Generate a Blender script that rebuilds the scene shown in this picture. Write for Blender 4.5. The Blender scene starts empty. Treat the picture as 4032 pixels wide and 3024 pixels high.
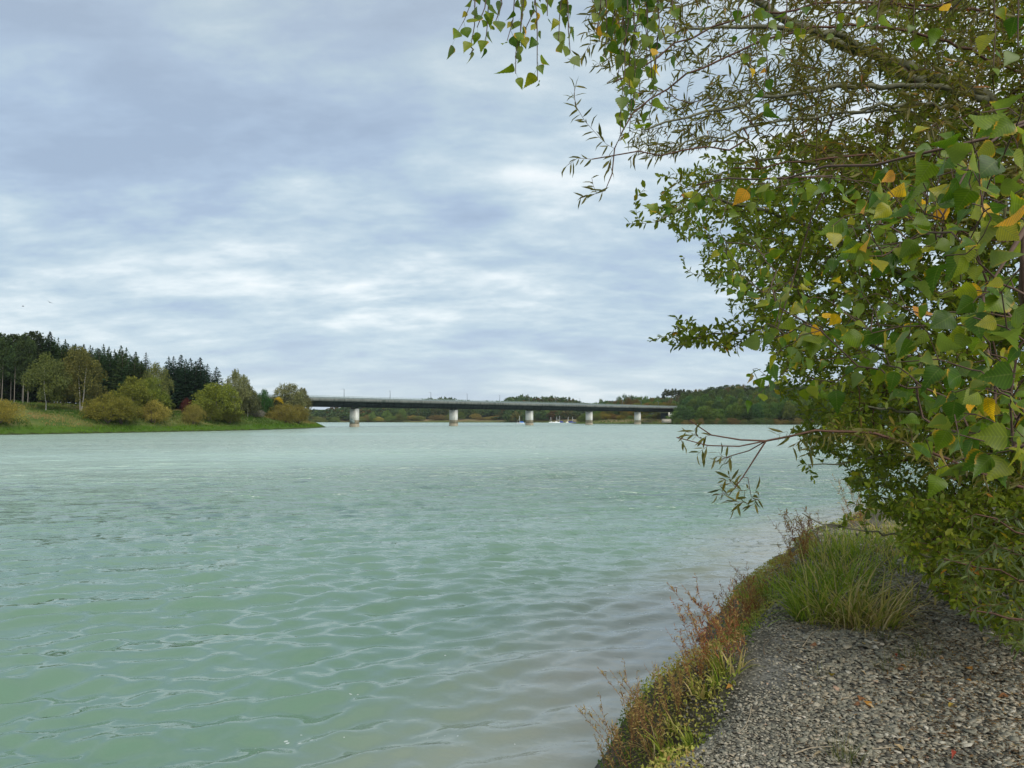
import bpy, math, random
import numpy as np
from mathutils import Vector, Matrix

R = math.radians
rng = np.random.default_rng(7)
random.seed(7)
SC = bpy.context.scene
COL = SC.collection

# ------------------------------------------------------------------ camera
CAM_H = 2.8
PITCH = R(2.75)
FPX = 2950.0                       # focal length in pixels of the 4032 wide photograph
cam_d = bpy.data.cameras.new('camera')
cam_d.sensor_width = 36.0
cam_d.lens = 36.0 * FPX / 4032.0
cam_d.clip_start = 0.05
cam_d.clip_end = 8000.0
cam = bpy.data.objects.new('camera', cam_d)
COL.objects.link(cam)
cam.location = (0, 0, CAM_H)
cam.rotation_euler = (R(90) + PITCH, 0, 0)
SC.camera = cam

# ------------------------------------------------------------------ view
SC.render.engine = 'CYCLES'
SC.view_settings.view_transform = 'Standard'
SC.view_settings.look = 'None'
SC.view_settings.exposure = 1.12
SC.view_settings.gamma = 1.0
SC.cycles.max_bounces = 6
SC.cycles.diffuse_bounces = 3
SC.cycles.glossy_bounces = 2
SC.cycles.transmission_bounces = 4
SC.cycles.volume_bounces = 0
SC.cycles.use_denoising = True

# ------------------------------------------------------------------ world: overcast sky
SUN_EL, SUN_AZ = R(42), R(155)     # azimuth clockwise from +Y: to the right and a little behind
W = bpy.data.worlds.new('World')
SC.world = W
W.use_nodes = True
wn, wl = W.node_tree.nodes, W.node_tree.links
wn.clear()


def wnode(t, **kw):
    n = wn.new(t)
    for k, v in kw.items():
        setattr(n, k, v)
    return n


def wmath(op, a, b=None, c=None, clamp=False):
    n = wn.new('ShaderNodeMath')
    n.operation = op
    n.use_clamp = clamp
    for i, v in enumerate((a, b, c)):
        if v is None:
            continue
        if isinstance(v, (int, float)):
            n.inputs[i].default_value = v
        else:
            wl.new(v, n.inputs[i])
    return n.outputs[0]


SKY_A, SKY_B = (5.706, 7.258, 0), (0.902, 13.918, 0)
tc = wnode('ShaderNodeTexCoord')
sep = wnode('ShaderNodeSeparateXYZ')
wl.new(tc.outputs['Generated'], sep.inputs[0])
den = wmath('ADD', wmath('MAXIMUM', sep.outputs['Z'], 0.0), 0.24)
cx = wmath('DIVIDE', sep.outputs['X'], den)
cy = wmath('DIVIDE', sep.outputs['Y'], den)
comb = wnode('ShaderNodeCombineXYZ')
wl.new(cx, comb.inputs[0])
wl.new(cy, comb.inputs[1])


def wnoise(scale, detail, rough, loc, sc=(1, 1, 1), dist=0.0):
    mp = wnode('ShaderNodeMapping')
    wl.new(comb.outputs[0], mp.inputs['Vector'])
    mp.inputs['Location'].default_value = loc
    mp.inputs['Scale'].default_value = sc
    n = wnode('ShaderNodeTexNoise')
    wl.new(mp.outputs[0], n.inputs['Vector'])
    n.inputs['Scale'].default_value = scale
    n.inputs['Detail'].default_value = detail
    n.inputs['Roughness'].default_value = rough
    n.inputs['Distortion'].default_value = dist
    return n.outputs['Fac']


n_big = wnoise(0.62, 2.0, 0.5, SKY_A, (0.8, 1.1, 1), 0.2)
n_mid = wnoise(2.3, 8.0, 0.60, SKY_B, (0.8, 1.35, 1), 0.12)
n_fine = wnoise(7.0, 4.0, 0.55, (1.3, 9.2, 0), (0.8, 1.2, 1), 0.1)
v = wmath('ADD', wmath('MULTIPLY', n_big, 0.85), wmath('MULTIPLY', n_mid, 0.85))
v = wmath('ADD', v, wmath('MULTIPLY', n_fine, 0.26))
v = wmath('SUBTRACT', v, 0.445)
cr = wnode('ShaderNodeValToRGB')
wl.new(v, cr.inputs[0])
e = cr.color_ramp.elements
e[0].position = 0.32; e[0].color = (0.305, 0.39, 0.51, 1)
e[1].position = 0.80; e[1].color = (0.86, 0.87, 0.87, 1)
for p, c in ((0.42, (0.35, 0.445, 0.57, 1)), (0.50, (0.41, 0.515, 0.60, 1)), (0.58, (0.50, 0.595, 0.655, 1)), (0.67, (0.66, 0.73, 0.76, 1))):
    el = e.new(p)
    el.color = c
hz = wmath('SUBTRACT', 1.0, wmath('MULTIPLY', sep.outputs['Z'], 7.0), clamp=True)
mixh = wnode('ShaderNodeMixRGB')
wl.new(wmath('MULTIPLY', hz, 0.6), mixh.inputs[0])
wl.new(cr.outputs[0], mixh.inputs[1])
mixh.inputs[2].default_value = (0.55, 0.64, 0.71, 1)
bg_cloud = wnode('ShaderNodeBackground')
up0 = wmath('MULTIPLY', wmath('SUBTRACT', sep.outputs['Z'], 0.35, clamp=True), 1.5, clamp=True)
mixz = wnode('ShaderNodeMixRGB')
wl.new(up0, mixz.inputs[0])
wl.new(mixh.outputs[0], mixz.inputs[1])
mixz.inputs[2].default_value = (0.46, 0.50, 0.51, 1)
wl.new(mixz.outputs[0], bg_cloud.inputs[0])
up1 = wmath('MULTIPLY', wmath('SUBTRACT', sep.outputs['Z'], 0.35, clamp=True), 1.5, clamp=True)
wl.new(wmath('ADD', 0.59, wmath('MULTIPLY', up1, -0.10)), bg_cloud.inputs[1])
sky = wnode('ShaderNodeTexSky', sky_type='NISHITA', sun_disc=False, sun_elevation=SUN_EL, sun_rotation=SUN_AZ)
bg_sky = wnode('ShaderNodeBackground')
wl.new(sky.outputs[0], bg_sky.inputs[0])
bg_sky.inputs[1].default_value = 0.07
mixs = wnode('ShaderNodeMixShader')
mixs.inputs[0].default_value = 0.92
wl.new(bg_sky.outputs[0], mixs.inputs[1])
wl.new(bg_cloud.outputs[0], mixs.inputs[2])
wo = wnode('ShaderNodeOutputWorld')
wl.new(mixs.outputs[0], wo.inputs[0])

sd = bpy.data.lights.new('sun', 'SUN')
sd.energy = 1.5
sd.angle = R(40)
sd.color = (1.0, 0.95, 0.87)
sun = bpy.data.objects.new('sun', sd)
COL.objects.link(sun)
sdir = Vector((math.sin(SUN_AZ) * math.cos(SUN_EL), math.cos(SUN_AZ) * math.cos(SUN_EL), math.sin(SUN_EL)))
sun.rotation_euler = sdir.to_track_quat('Z', 'Y').to_euler()
sun.location = (20, -20, 60)


# ================================================================== helpers
def at(px, py, Y):
    """Point at depth Y (metres along +Y) on the sight line through pixel px, py."""
    dx, dy = (px - 2016) / FPX, (1512 - py) / FPX
    s, c = math.sin(PITCH), math.cos(PITCH)
    vy, vz = c - dy * s, s + dy * c
    k = Y / vy
    return np.array((dx * k, Y, CAM_H + vz * k))


def proj(P):
    P = np.atleast_2d(P)
    s, c = math.sin(PITCH), math.cos(PITCH)
    z = P[:, 2] - CAM_H
    d = P[:, 1] * c + z * s
    u = -P[:, 1] * s + z * c
    return 2016 + FPX * P[:, 0] / d, 1512 - FPX * u / d


def tag(o, label=None, cat=None, group=None, kind=None):
    if label: o['label'] = label
    if cat: o['category'] = cat
    if group: o['group'] = group
    if kind: o['kind'] = kind
    return o


def empty(name, loc=(0, 0, 0), rz=0.0):
    o = bpy.data.objects.new(name, None)
    COL.objects.link(o)
    o.location = loc
    o.rotation_euler = (0, 0, rz)
    o.empty_display_size = 0.2
    return o


def mesh_from(name, verts, loops, sizes, mat=None, attrs=None, smooth=False):
    """numpy arrays -> mesh; sizes = number of corners of each face."""
    me = bpy.data.meshes.new(name)
    verts = np.asarray(verts, np.float32)
    loops = np.asarray(loops, np.int32).ravel()
    sizes = np.asarray(sizes, np.int32).ravel()
    me.vertices.add(len(verts))
    me.vertices.foreach_set('co', verts.ravel())
    me.loops.add(len(loops))
    me.loops.foreach_set('vertex_index', loops)
    me.polygons.add(len(sizes))
    st = np.zeros(len(sizes), np.int32)
    st[1:] = np.cumsum(sizes)[:-1]
    me.polygons.foreach_set('loop_start', st)
    me.polygons.foreach_set('loop_total', sizes)
    if attrs:
        for k, a in attrs.items():
            at_ = me.attributes.new(k, 'FLOAT', 'POINT')
            at_.data.foreach_set('value', np.asarray(a, np.float32))
    me.update(calc_edges=True)
    if smooth:
        me.polygons.foreach_set('use_smooth', np.ones(len(sizes), bool))
    if mat: me.materials.append(mat)
    return me


def link(name, me, parent=None):
    o = bpy.data.objects.new(name, me)
    COL.objects.link(o)
    if parent is not None: o.parent = parent
    return o


def grid_mesh(name, P, mat, attrs=None, smooth=True):
    """P: (n, m, 3) array of points."""
    n, m = P.shape[:2]
    i = np.arange(n - 1)[:, None] * m + np.arange(m - 1)[None, :]
    q = np.stack([i, i + 1, i + m + 1, i + m], -1).reshape(-1, 4)
    return mesh_from(name, P.reshape(-1, 3), q, np.full(len(q), 4), mat, attrs, smooth)


class MB:
    """Collects solids into one mesh."""
    def __init__(s):
        s.v, s.f, s.s, s.n = [], [], [], 0

    def add(s, verts, faces):
        s.v.append(np.asarray(verts, float))
        for f in faces:
            s.f.extend(int(i) + s.n for i in f)
            s.s.append(len(f))
        s.n += len(verts)
        return s

    def hexa(s, b, t):
        """b, t: four bottom and four top corners, counter-clockwise seen from above."""
        return s.add(list(b) + list(t), [(3, 2, 1, 0), (4, 5, 6, 7), (0, 1, 5, 4), (1, 2, 6, 5), (2, 3, 7, 6), (3, 0, 4, 7)])

    def box(s, c, d, ax=None):
        """centre c, size d, optional 3x3 axes (columns)."""
        d = np.array(d) / 2
        A = np.eye(3) if ax is None else np.asarray(ax, float)
        P = [np.asarray(c) + A @ (np.array(k) * d) for k in
             ((-1, -1, -1), (1, -1, -1), (1, 1, -1), (-1, 1, -1), (-1, -1, 1), (1, -1, 1), (1, 1, 1), (-1, 1, 1))]
        return s.hexa(P[:4], P[4:])

    def tube(s, pts, rad, n=8, cap=True):
        v, f = tube_arrays([np.asarray(pts, float)], [np.broadcast_to(np.asarray(rad, float), (len(pts),))], n)
        fs = [tuple(q) for q in f]
        if cap:
            fs.append(tuple(range(n - 1, -1, -1)))
            k = (len(pts) - 1) * n
            fs.append(tuple(range(k, k + n)))
        return s.add(v, fs)

    def obj(s, name, mat, parent=None, smooth=False):
        return link(name, mesh_from(name, np.concatenate(s.v), s.f, s.s, mat, None, smooth), parent)


def tube_arrays(polys, rads, n=4):
    """Tapered tubes along several polylines -> verts, quads."""
    V, F, base = [], [], 0
    ang = np.arange(n) * 2 * math.pi / n
    ca, sa = np.cos(ang), np.sin(ang)
    for P, r in zip(polys, rads):
        T = np.gradient(P, axis=0)
        T /= np.linalg.norm(T, axis=1)[:, None] + 1e-9
        a = np.where(np.abs(T[:, 2:3]) > 0.9, np.array([[1.0, 0, 0]]), np.array([[0, 0, 1.0]]))
        U = np.cross(T, a)
        U /= np.linalg.norm(U, axis=1)[:, None] + 1e-9
        Wv = np.cross(T, U)
        ring = P[:, None, :] + r[:, None, None] * (U[:, None, :] * ca[None, :, None] + Wv[:, None, :] * sa[None, :, None])
        V.append(ring.reshape(-1, 3))
        m = len(P)
        i = (np.arange(m - 1)[:, None] * n + np.arange(n)[None, :])
        j = (np.arange(m - 1)[:, None] * n + (np.arange(n)[None, :] + 1) % n)
        F.append(np.stack([i, j, j + n, i + n], -1).reshape(-1, 4) + base)
        base += m * n
    return np.concatenate(V), np.concatenate(F)


def scatter(tv, tf, ts, pos, X, Yv, Z, scale, extra=None):
    """Instances a template (verts tv, flat loops tf, sizes ts) at frames into one set of arrays."""
    tv = np.asarray(tv, float)
    N, M = len(pos), len(tv)
    sc = np.asarray(scale, float)
    if sc.ndim == 1: sc = np.repeat(sc[:, None], 3, 1)
    loc = tv[None, :, :] * sc[:, None, :]
    P = (pos[:, None, :] + loc[:, :, 0:1] * X[:, None, :] + loc[:, :, 1:2] * Yv[:, None, :] + loc[:, :, 2:3] * Z[:, None, :])
    L = (np.asarray(tf)[None, :] + (np.arange(N) * M)[:, None]).ravel()
    S = np.tile(np.asarray(ts), N)
    return P.reshape(-1, 3), L, S


def norm(a):
    return a / (np.linalg.norm(a, axis=-1, keepdims=True) + 1e-9)


def frames(d, g=None, up=None):
    """x axis = d, normal near up."""
    g = g or rng
    d = norm(d)
    up = np.tile(np.array([[0, 0, 1.0]]), (len(d), 1)) if up is None else up
    y = norm(np.cross(up, d))
    z = np.cross(d, y)
    return d, y, z


def smooth01(x):
    x = np.clip(x, 0, 1)
    return x * x * (3 - 2 * x)


def vnoise(x, y, seed=0):
    """cheap smooth value noise."""
    g = np.random.default_rng(seed)
    T = g.random((64, 64))
    xi, yi = np.floor(x).astype(int), np.floor(y).astype(int)
    fx, fy = x - xi, y - yi
    fx, fy = fx * fx * (3 - 2 * fx), fy * fy * (3 - 2 * fy)
    a = T[xi % 64, yi % 64]; b = T[(xi + 1) % 64, yi % 64]
    c = T[xi % 64, (yi + 1) % 64]; d = T[(xi + 1) % 64, (yi + 1) % 64]
    return (a * (1 - fx) + b * fx) * (1 - fy) + (c * (1 - fx) + d * fx) * fy


def poly_dist(x, y, poly):
    """signed distance, positive inside the polygon."""
    poly = np.asarray(poly, float)
    d2 = np.full(x.shape, 1e18)
    ins = np.zeros(x.shape, bool)
    for i in range(len(poly)):
        a, b = poly[i], poly[(i + 1) % len(poly)]
        ex, ey = b - a
        t = np.clip(((x - a[0]) * ex + (y - a[1]) * ey) / (ex * ex + ey * ey), 0, 1)
        d2 = np.minimum(d2, (x - a[0] - t * ex) ** 2 + (y - a[1] - t * ey) ** 2)
        if ey != 0:
            c = ((a[1] > y) != (b[1] > y)) & (x < ex * (y - a[1]) / ey + a[0])
            ins ^= c
    return np.where(ins, 1, -1) * np.sqrt(d2)


# ------------------------------------------------------------------ materials
def material(name):
    m = bpy.data.materials.new(name)
    m.use_nodes = True
    nt = m.node_tree
    nt.nodes.clear()
    out = nt.nodes.new('ShaderNodeOutputMaterial')
    return m, nt, out


class NT:
    def __init__(s, nt): s.nt = nt

    def n(s, t, ins=None, **kw):
        n = s.nt.nodes.new(t)
        for k, v in kw.items(): setattr(n, k, v)
        for k, v in (ins or {}).items(): s.set(n.inputs[k], v)
        return n

    def set(s, sock, v):
        if hasattr(v, 'is_output'): s.nt.links.new(v, sock)
        else: sock.default_value = v

    def math(s, op, a, b=None, clamp=False):
        n = s.n('ShaderNodeMath', operation=op, use_clamp=clamp)
        s.set(n.inputs[0], a)
        if b is not None: s.set(n.inputs[1], b)
        return n.outputs[0]

    def noise(s, vec, scale, detail=3.0, rough=0.5, dist=0.0):
        n = s.n('ShaderNodeTexNoise', {'Scale': scale, 'Detail': detail, 'Roughness': rough, 'Distortion': dist})
        if vec is not None: s.nt.links.new(vec, n.inputs['Vector'])
        return n.outputs['Fac']

    def mapped(s, vec, sc, loc=(0, 0, 0), rot=(0, 0, 0)):
        n = s.n('ShaderNodeMapping', {'Scale': sc, 'Location': loc, 'Rotation': rot})
        s.nt.links.new(vec, n.inputs['Vector'])
        return n.outputs[0]

    def mix(s, f, a, b, bt='MIX'):
        n = s.n('ShaderNodeMixRGB', blend_type=bt)
        s.set(n.inputs[0], f); s.set(n.inputs[1], a); s.set(n.inputs[2], b)
        return n.outputs[0]

    def ramp(s, f, stops, interp='LINEAR'):
        n = s.n('ShaderNodeValToRGB')
        cr = n.color_ramp
        cr.interpolation = interp
        cr.elements[0].position, cr.elements[0].color = stops[0][0], stops[0][1] + (1,)
        cr.elements[1].position, cr.elements[1].color = stops[-1][0], stops[-1][1] + (1,)
        for p, c in stops[1:-1]:
            el = cr.elements.new(p); el.color = c + (1,)
        s.set(n.inputs[0], f)
        return n.outputs[0]

    def attr(s, name):
        return s.n('ShaderNodeAttribute', attribute_name=name, attribute_type='GEOMETRY').outputs['Fac']

    def bump(s, h, strength, dist):
        n = s.n('ShaderNodeBump', {'Strength': strength, 'Distance': dist})
        s.set(n.inputs['Height'], h)
        return n.outputs[0]


def plain(name, col, rough=0.7, var=0.25, scale=3.0, metallic=0.0, bump=0.0, col2=None, spec=0.3):
    m, nt, out = material(name)
    t = NT(nt)
    tcn = t.n('ShaderNodeTexCoord').outputs['Object']
    f = t.noise(tcn, scale, 5.0, 0.6)
    c2 = col2 or tuple(c * (1 - var) for c in col)
    c1 = tuple(min(1, c * (1 + var * 0.6)) for c in col)
    colr = t.ramp(f, [(0.3, c2), (0.5, col), (0.7, c1)])
    p = t.n('ShaderNodeBsdfPrincipled', {'Base Color': colr, 'Roughness': rough, 'Metallic': metallic, 'Specular IOR Level': spec})
    if bump: t.set(p.inputs['Normal'], t.bump(f, 0.6, bump))
    nt.links.new(p.outputs[0], out.inputs[0])
    return m


def leaf_shader(t, col, transl=0.35, rough=0.5, spec=0.35):
    p = t.n('ShaderNodeBsdfPrincipled', {'Base Color': col, 'Roughness': rough, 'Specular IOR Level': spec})
    tr = t.n('ShaderNodeBsdfTranslucent', {'Color': t.mix(1.0, col, (1.25, 1.35, 0.5, 1), 'MULTIPLY')})
    mx = t.n('ShaderNodeMixShader', {0: transl})
    t.nt.links.new(p.outputs[0], mx.inputs[1])
    t.nt.links.new(tr.outputs[0], mx.inputs[2])
    return mx.outputs[0]


def far_foliage():
    """colour of each crown from its own object colour, light and dark leaf clumps from the mesh."""
    m, nt, out = material('far_foliage')
    t = NT(nt)
    oc = t.n('ShaderNodeObjectInfo')
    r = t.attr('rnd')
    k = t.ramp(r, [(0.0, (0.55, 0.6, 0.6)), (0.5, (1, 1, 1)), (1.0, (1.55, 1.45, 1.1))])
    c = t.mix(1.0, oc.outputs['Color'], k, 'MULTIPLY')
    hs = t.n('ShaderNodeHueSaturation', {'Hue': t.math('ADD', 0.485, t.math('MULTIPLY', oc.outputs['Random'], 0.03)),
                                         'Value': t.math('ADD', 0.8, t.math('MULTIPLY', oc.outputs['Random'], 0.4)), 'Color': c})
    sh = leaf_shader(t, hs.outputs[0], 0.25, 0.7, 0.15)
    nt.links.new(sh, out.inputs[0])
    return m


M_FAR = far_foliage()
M_BARK = plain('bark_brown', (0.10, 0.085, 0.065), 0.9, 0.4, 6.0)
M_BARKP = plain('bark_pale', (0.30, 0.27, 0.22), 0.85, 0.35, 2.0)
M_BIRCHB = plain('bark_birch', (0.46, 0.44, 0.40), 0.7, 0.5, 1.5)

# ================================================================== LAND AND WATER
NEAR = [(-1.9, -12), (-1.7, -3), (-1.35, 0), (-0.75, 2.2), (-0.1, 4.2), (0.62, 6.0), (1.13, 7.0), (1.70, 8.2), (2.42, 9.6), (3.5, 11.6),
        (4.9, 14.2), (6.4, 17.4), (8.8, 20.6), (11.9, 23.4), (18, 28), (30, 34), (60, 45), (120, 60), (120, -12)]


def h_near(x, y, detail=True):
    d = poly_dist(x, y, NEAR)
    d = d + (vnoise(x * 1.0 + 9, y * 1.0 + 5, 3) - 0.5) * 0.75 * smooth01(d + 0.6)
    far = smooth01((y - 10) / 14)
    top = 1.08 - 0.45 * far
    wdt = 1.15 + 1.6 * far
    z = np.where(d > 0, top * smooth01((d + 0.25) / (wdt + 0.25)) - top * smooth01(np.full_like(d, 0.25) / (wdt + 0.25)), d * 0.22)
    z = z + np.clip(d - wdt, 0, 8) * 0.035
    if detail:
        z = z + (vnoise(x * 2.3, y * 2.3, 5) - 0.5) * 0.06 * smooth01(d) + (vnoise(x * 0.7, y * 0.7, 6) - 0.5) * 0.10 * smooth01(d)
    return np.maximum(z, -1.5)


LEFT = [(-420, 100), (-250, 122), (-170, 131), (-98, 142), (-82, 151), (-73, 163), (-68, 180), (-65, 198), (-62, 215), (-61, 235), (-63, 258), (-66, 274), (-71.5, 279),
        (-80, 277), (-92, 290), (-110, 320), (-160, 380), (-260, 430), (-520, 480), (-620, 300)]


def left_water():
    # the water's edge of the left bank, read off the photograph at water level
    pts = [(-700, 1728), (-300, 1719), (0, 1712.5), (300, 1708), (600, 1702), (800, 1698), (1000, 1694), (1130, 1690), (1220, 1686.5), (1284, 1682.5)]
    out = []
    for px, py in pts:
        dy = (1512 - py) / FPX
        s, c = math.sin(PITCH), math.cos(PITCH)
        k = -CAM_H / (s + dy * c)
        out.append(((px - 2016) / FPX * k, (c - dy * s) * k))
    return out


LEFT = left_water() + [(-78, 306), (-92, 345), (-122, 400), (-200, 450), (-420, 480), (-700, 490), (-700, 150)]


def h_left(x, y):
    d = poly_dist(x, y, LEFT)
    d = d + (vnoise(x * 0.12, y * 0.12, 11) - 0.5) * 3.0 * smooth01(d / 4)
    amp = 6.9 - 2.3 * smooth01((x + 135) / 60)
    z = np.where(d > 0, amp * (1 - np.exp(-(np.maximum(d, 0) / (10 + 12 * smooth01(-(x + 90) / 60))) ** (1.15 + .35 * smooth01(-(x + 90) / 60)))) + 0.25 * smooth01(d / 1.2), d * 0.2)
    z = z + smooth01(d / 10) * ((vnoise(x * 0.2, y * 0.2, 12) - 0.5) * 0.9 + (vnoise(x * 0.6, y * 0.6, 13) - 0.5) * 0.35)
    # road embankment carrying the bridge's left end
    return np.maximum(z, -1.5)


FAR = [(-700, 820), (-420, 900), (-260, 930), (-150, 900), (-60, 880), (0, 850), (32, 832), (62, 800), (72, 740), (66, 640), (44, 560), (47, 541), (60, 531), (83, 517), (104, 503),
       (120, 487), (150, 466), (200, 440), (270, 415), (360, 395), (520, 330), (900, 250), (1600, 250), (1600, 2400), (-1600, 2400), (-1600, 700)]


def h_far(x, y):
    d = poly_dist(x, y, FAR)
    d = d + (vnoise(x * 0.03, y * 0.03, 21) - 0.5) * 6 * smooth01(d / 10)
    right = smooth01((x - 60) / 120)
    z = np.where(d > 0, 0.5 * smooth01(d / 1.5) + 2.2 * smooth01(d / 22) + (15 + 2 * right) * smooth01((d - 12) / 120), d * 0.1)
    # embankment of the road at the right end of the bridge
    return np.maximum(z, -1.5)


# ---- near bank
def ground_material():
    m, nt, out = material('gravel_soil')
    t = NT(nt)
    g = t.n('ShaderNodeNewGeometry').outputs['Position']
    big = t.noise(g, 0.9, 4, 0.6)
    fine = t.noise(g, 14, 6, 0.7)
    vo = t.n('ShaderNodeTexVoronoi', {'Scale': 38.0, 'Vector': g})
    cell = t.ramp(vo.outputs['Color'], [(0.0, (0.07, 0.07, 0.06)), (0.45, (0.14, 0.14, 0.125)), (0.8, (0.24, 0.235, 0.21)), (1.0, (0.36, 0.35, 0.32))])
    soil = t.mix(fine, (0.05, 0.045, 0.035, 1), (0.15, 0.14, 0.115, 1))
    c = t.mix(t.math('MULTIPLY', t.ramp(big, [(0.35, (0, 0, 0)), (0.6, (1, 1, 1))]), 0.7), cell, soil)
    wet = t.attr('wet')
    c = t.mix(wet, c, (0.028, 0.026, 0.022, 1))
    org = t.attr('org')
    c = t.mix(t.math('MULTIPLY', org, 0.85), c, t.mix(fine, (0.028, 0.024, 0.012, 1), (0.10, 0.085, 0.04, 1)))
    p = t.n('ShaderNodeBsdfPrincipled', {'Base Color': c, 'Roughness': 0.85, 'Specular IOR Level': 0.25})
    hgt = t.math('ADD', t.math('MULTIPLY', vo.outputs['Distance'], -1.0), t.math('MULTIPLY', fine, 0.8))
    t.set(p.inputs['Normal'], t.bump(hgt, 0.8, 0.02))
    nt.links.new(p.outputs[0], out.inputs[0])
    return m


def near_ground():
    xs = np.concatenate([np.arange(-6, 10, 0.09), np.arange(10, 30, 0.5), np.arange(30, 121, 5.0)])
    ys = np.concatenate([np.arange(-12, 1.5, 0.5), np.arange(1.5, 18, 0.09), np.arange(18, 30, 0.3), np.arange(30, 62, 2.0)])
    X, Y = np.meshgrid(xs, ys)
    Z = h_near(X, Y)
    d = poly_dist(X, Y, NEAR)
    wet = 1 - smooth01(Z / 0.22)
    org = smooth01((Z - 0.1) / 0.25) * (1 - smooth01((d - 1.0 - 1.4 * smooth01((Y - 10) / 14)) / 0.4))
    px, py = X, Y
    org = np.maximum(org, smooth01((Y - 9.0) / 3.0) * 0.9)
    org = np.maximum(org, smooth01((X - 0.42 * Y - 0.7) / 0.8) * 0.55)
    me = grid_mesh('ground', np.stack([X, Y, Z], -1), ground_material(), {'wet': wet.ravel(), 'org': org.ravel()})
    tag(link('ground', me), kind='structure')


near_ground()


# ---- meadow banks on the other side
def meadow_material(name, cols, band):
    m, nt, out = material(name)
    t = NT(nt)
    g = t.n('ShaderNodeNewGeometry').outputs['Position']
    a = t.noise(t.mapped(g, (1, 1, 2.5)), 0.09 * band, 5, 0.65)
    b = t.noise(g, 0.7 * band, 5, 0.7)
    c = t.ramp(t.math('ADD', t.math('MULTIPLY', a, 0.7), t.math('MULTIPLY', b, 0.3)), cols)
    low = t.attr('low')
    c = t.mix(low, c, t.mix(b, (0.035, 0.075, 0.012, 1), (0.09, 0.16, 0.02, 1)))
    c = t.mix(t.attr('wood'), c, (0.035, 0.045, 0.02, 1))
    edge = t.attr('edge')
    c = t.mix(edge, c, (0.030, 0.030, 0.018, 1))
    p = t.n('ShaderNodeBsdfPrincipled', {'Base Color': c, 'Roughness': 0.9, 'Specular IOR Level': 0.1})
    t.set(p.inputs['Normal'], t.bump(b, 1.0, 0.5))
    nt.links.new(p.outputs[0], out.inputs[0])
    return m


def left_bank():
    xs = np.concatenate([np.arange(-700, -260, 12.0), np.arange(-260, -55, 1.0)])
    ys = np.concatenate([np.arange(98, 310, 1.0), np.arange(310, 480, 10)])
    X, Y = np.meshgrid(xs, ys)
    Z = h_left(X, Y)
    Z = Z + (Z > 0.3) * (rng.random(Z.shape) - 0.5) * 0.22
    m = meadow_material('meadow_grass', [(0.34, (0.05, 0.09, 0.018)), (0.48, (0.09, 0.125, 0.03)), (0.58, (0.15, 0.155, 0.05)), (0.70, (0.22, 0.18, 0.075))], 1.0)
    low = 1 - smooth01((Z - 0.9 - vnoise(X * 0.1, Y * 0.1, 31) * 0.8) / 0.5)
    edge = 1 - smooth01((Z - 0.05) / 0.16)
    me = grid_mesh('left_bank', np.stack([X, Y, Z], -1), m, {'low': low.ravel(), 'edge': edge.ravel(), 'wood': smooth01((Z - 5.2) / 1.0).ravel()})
    tag(link('left_bank', me), kind='structure')


left_bank()


def far_shore():
    xs = np.concatenate([np.arange(-1600, -500, 60.0), np.arange(-500, 10, 10.0), np.arange(10, 280, 2.5), np.arange(280, 1601, 40)])
    ys = np.concatenate([np.arange(250, 400, 6.0), np.arange(400, 620, 2.5), np.arange(620, 960, 6.0), np.arange(960, 2401, 60)])
    X, Y = np.meshgrid(xs, ys)
    Z = h_far(X, Y)
    m = meadow_material('far_meadow', [(0.34, (0.055, 0.075, 0.025)), (0.46, (0.11, 0.115, 0.04)), (0.54, (0.19, 0.15, 0.075)), (0.66, (0.25, 0.18, 0.10))], 0.5)
    low = (1 - smooth01((Z - 0.8) / 0.4)) * 0.7
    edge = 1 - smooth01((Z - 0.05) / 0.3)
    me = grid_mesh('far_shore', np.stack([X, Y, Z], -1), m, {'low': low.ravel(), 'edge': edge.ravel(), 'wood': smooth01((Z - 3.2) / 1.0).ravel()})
    tag(link('far_shore', me), kind='structure')


far_shore()

bed = MB()
bed.box((0, 1000, -3.5), (9000, 9000, 1.0))
tag(bed.obj('lake_bed', plain('lake_mud', (0.08, 0.075, 0.05), 0.9)), kind='structure')


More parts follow.
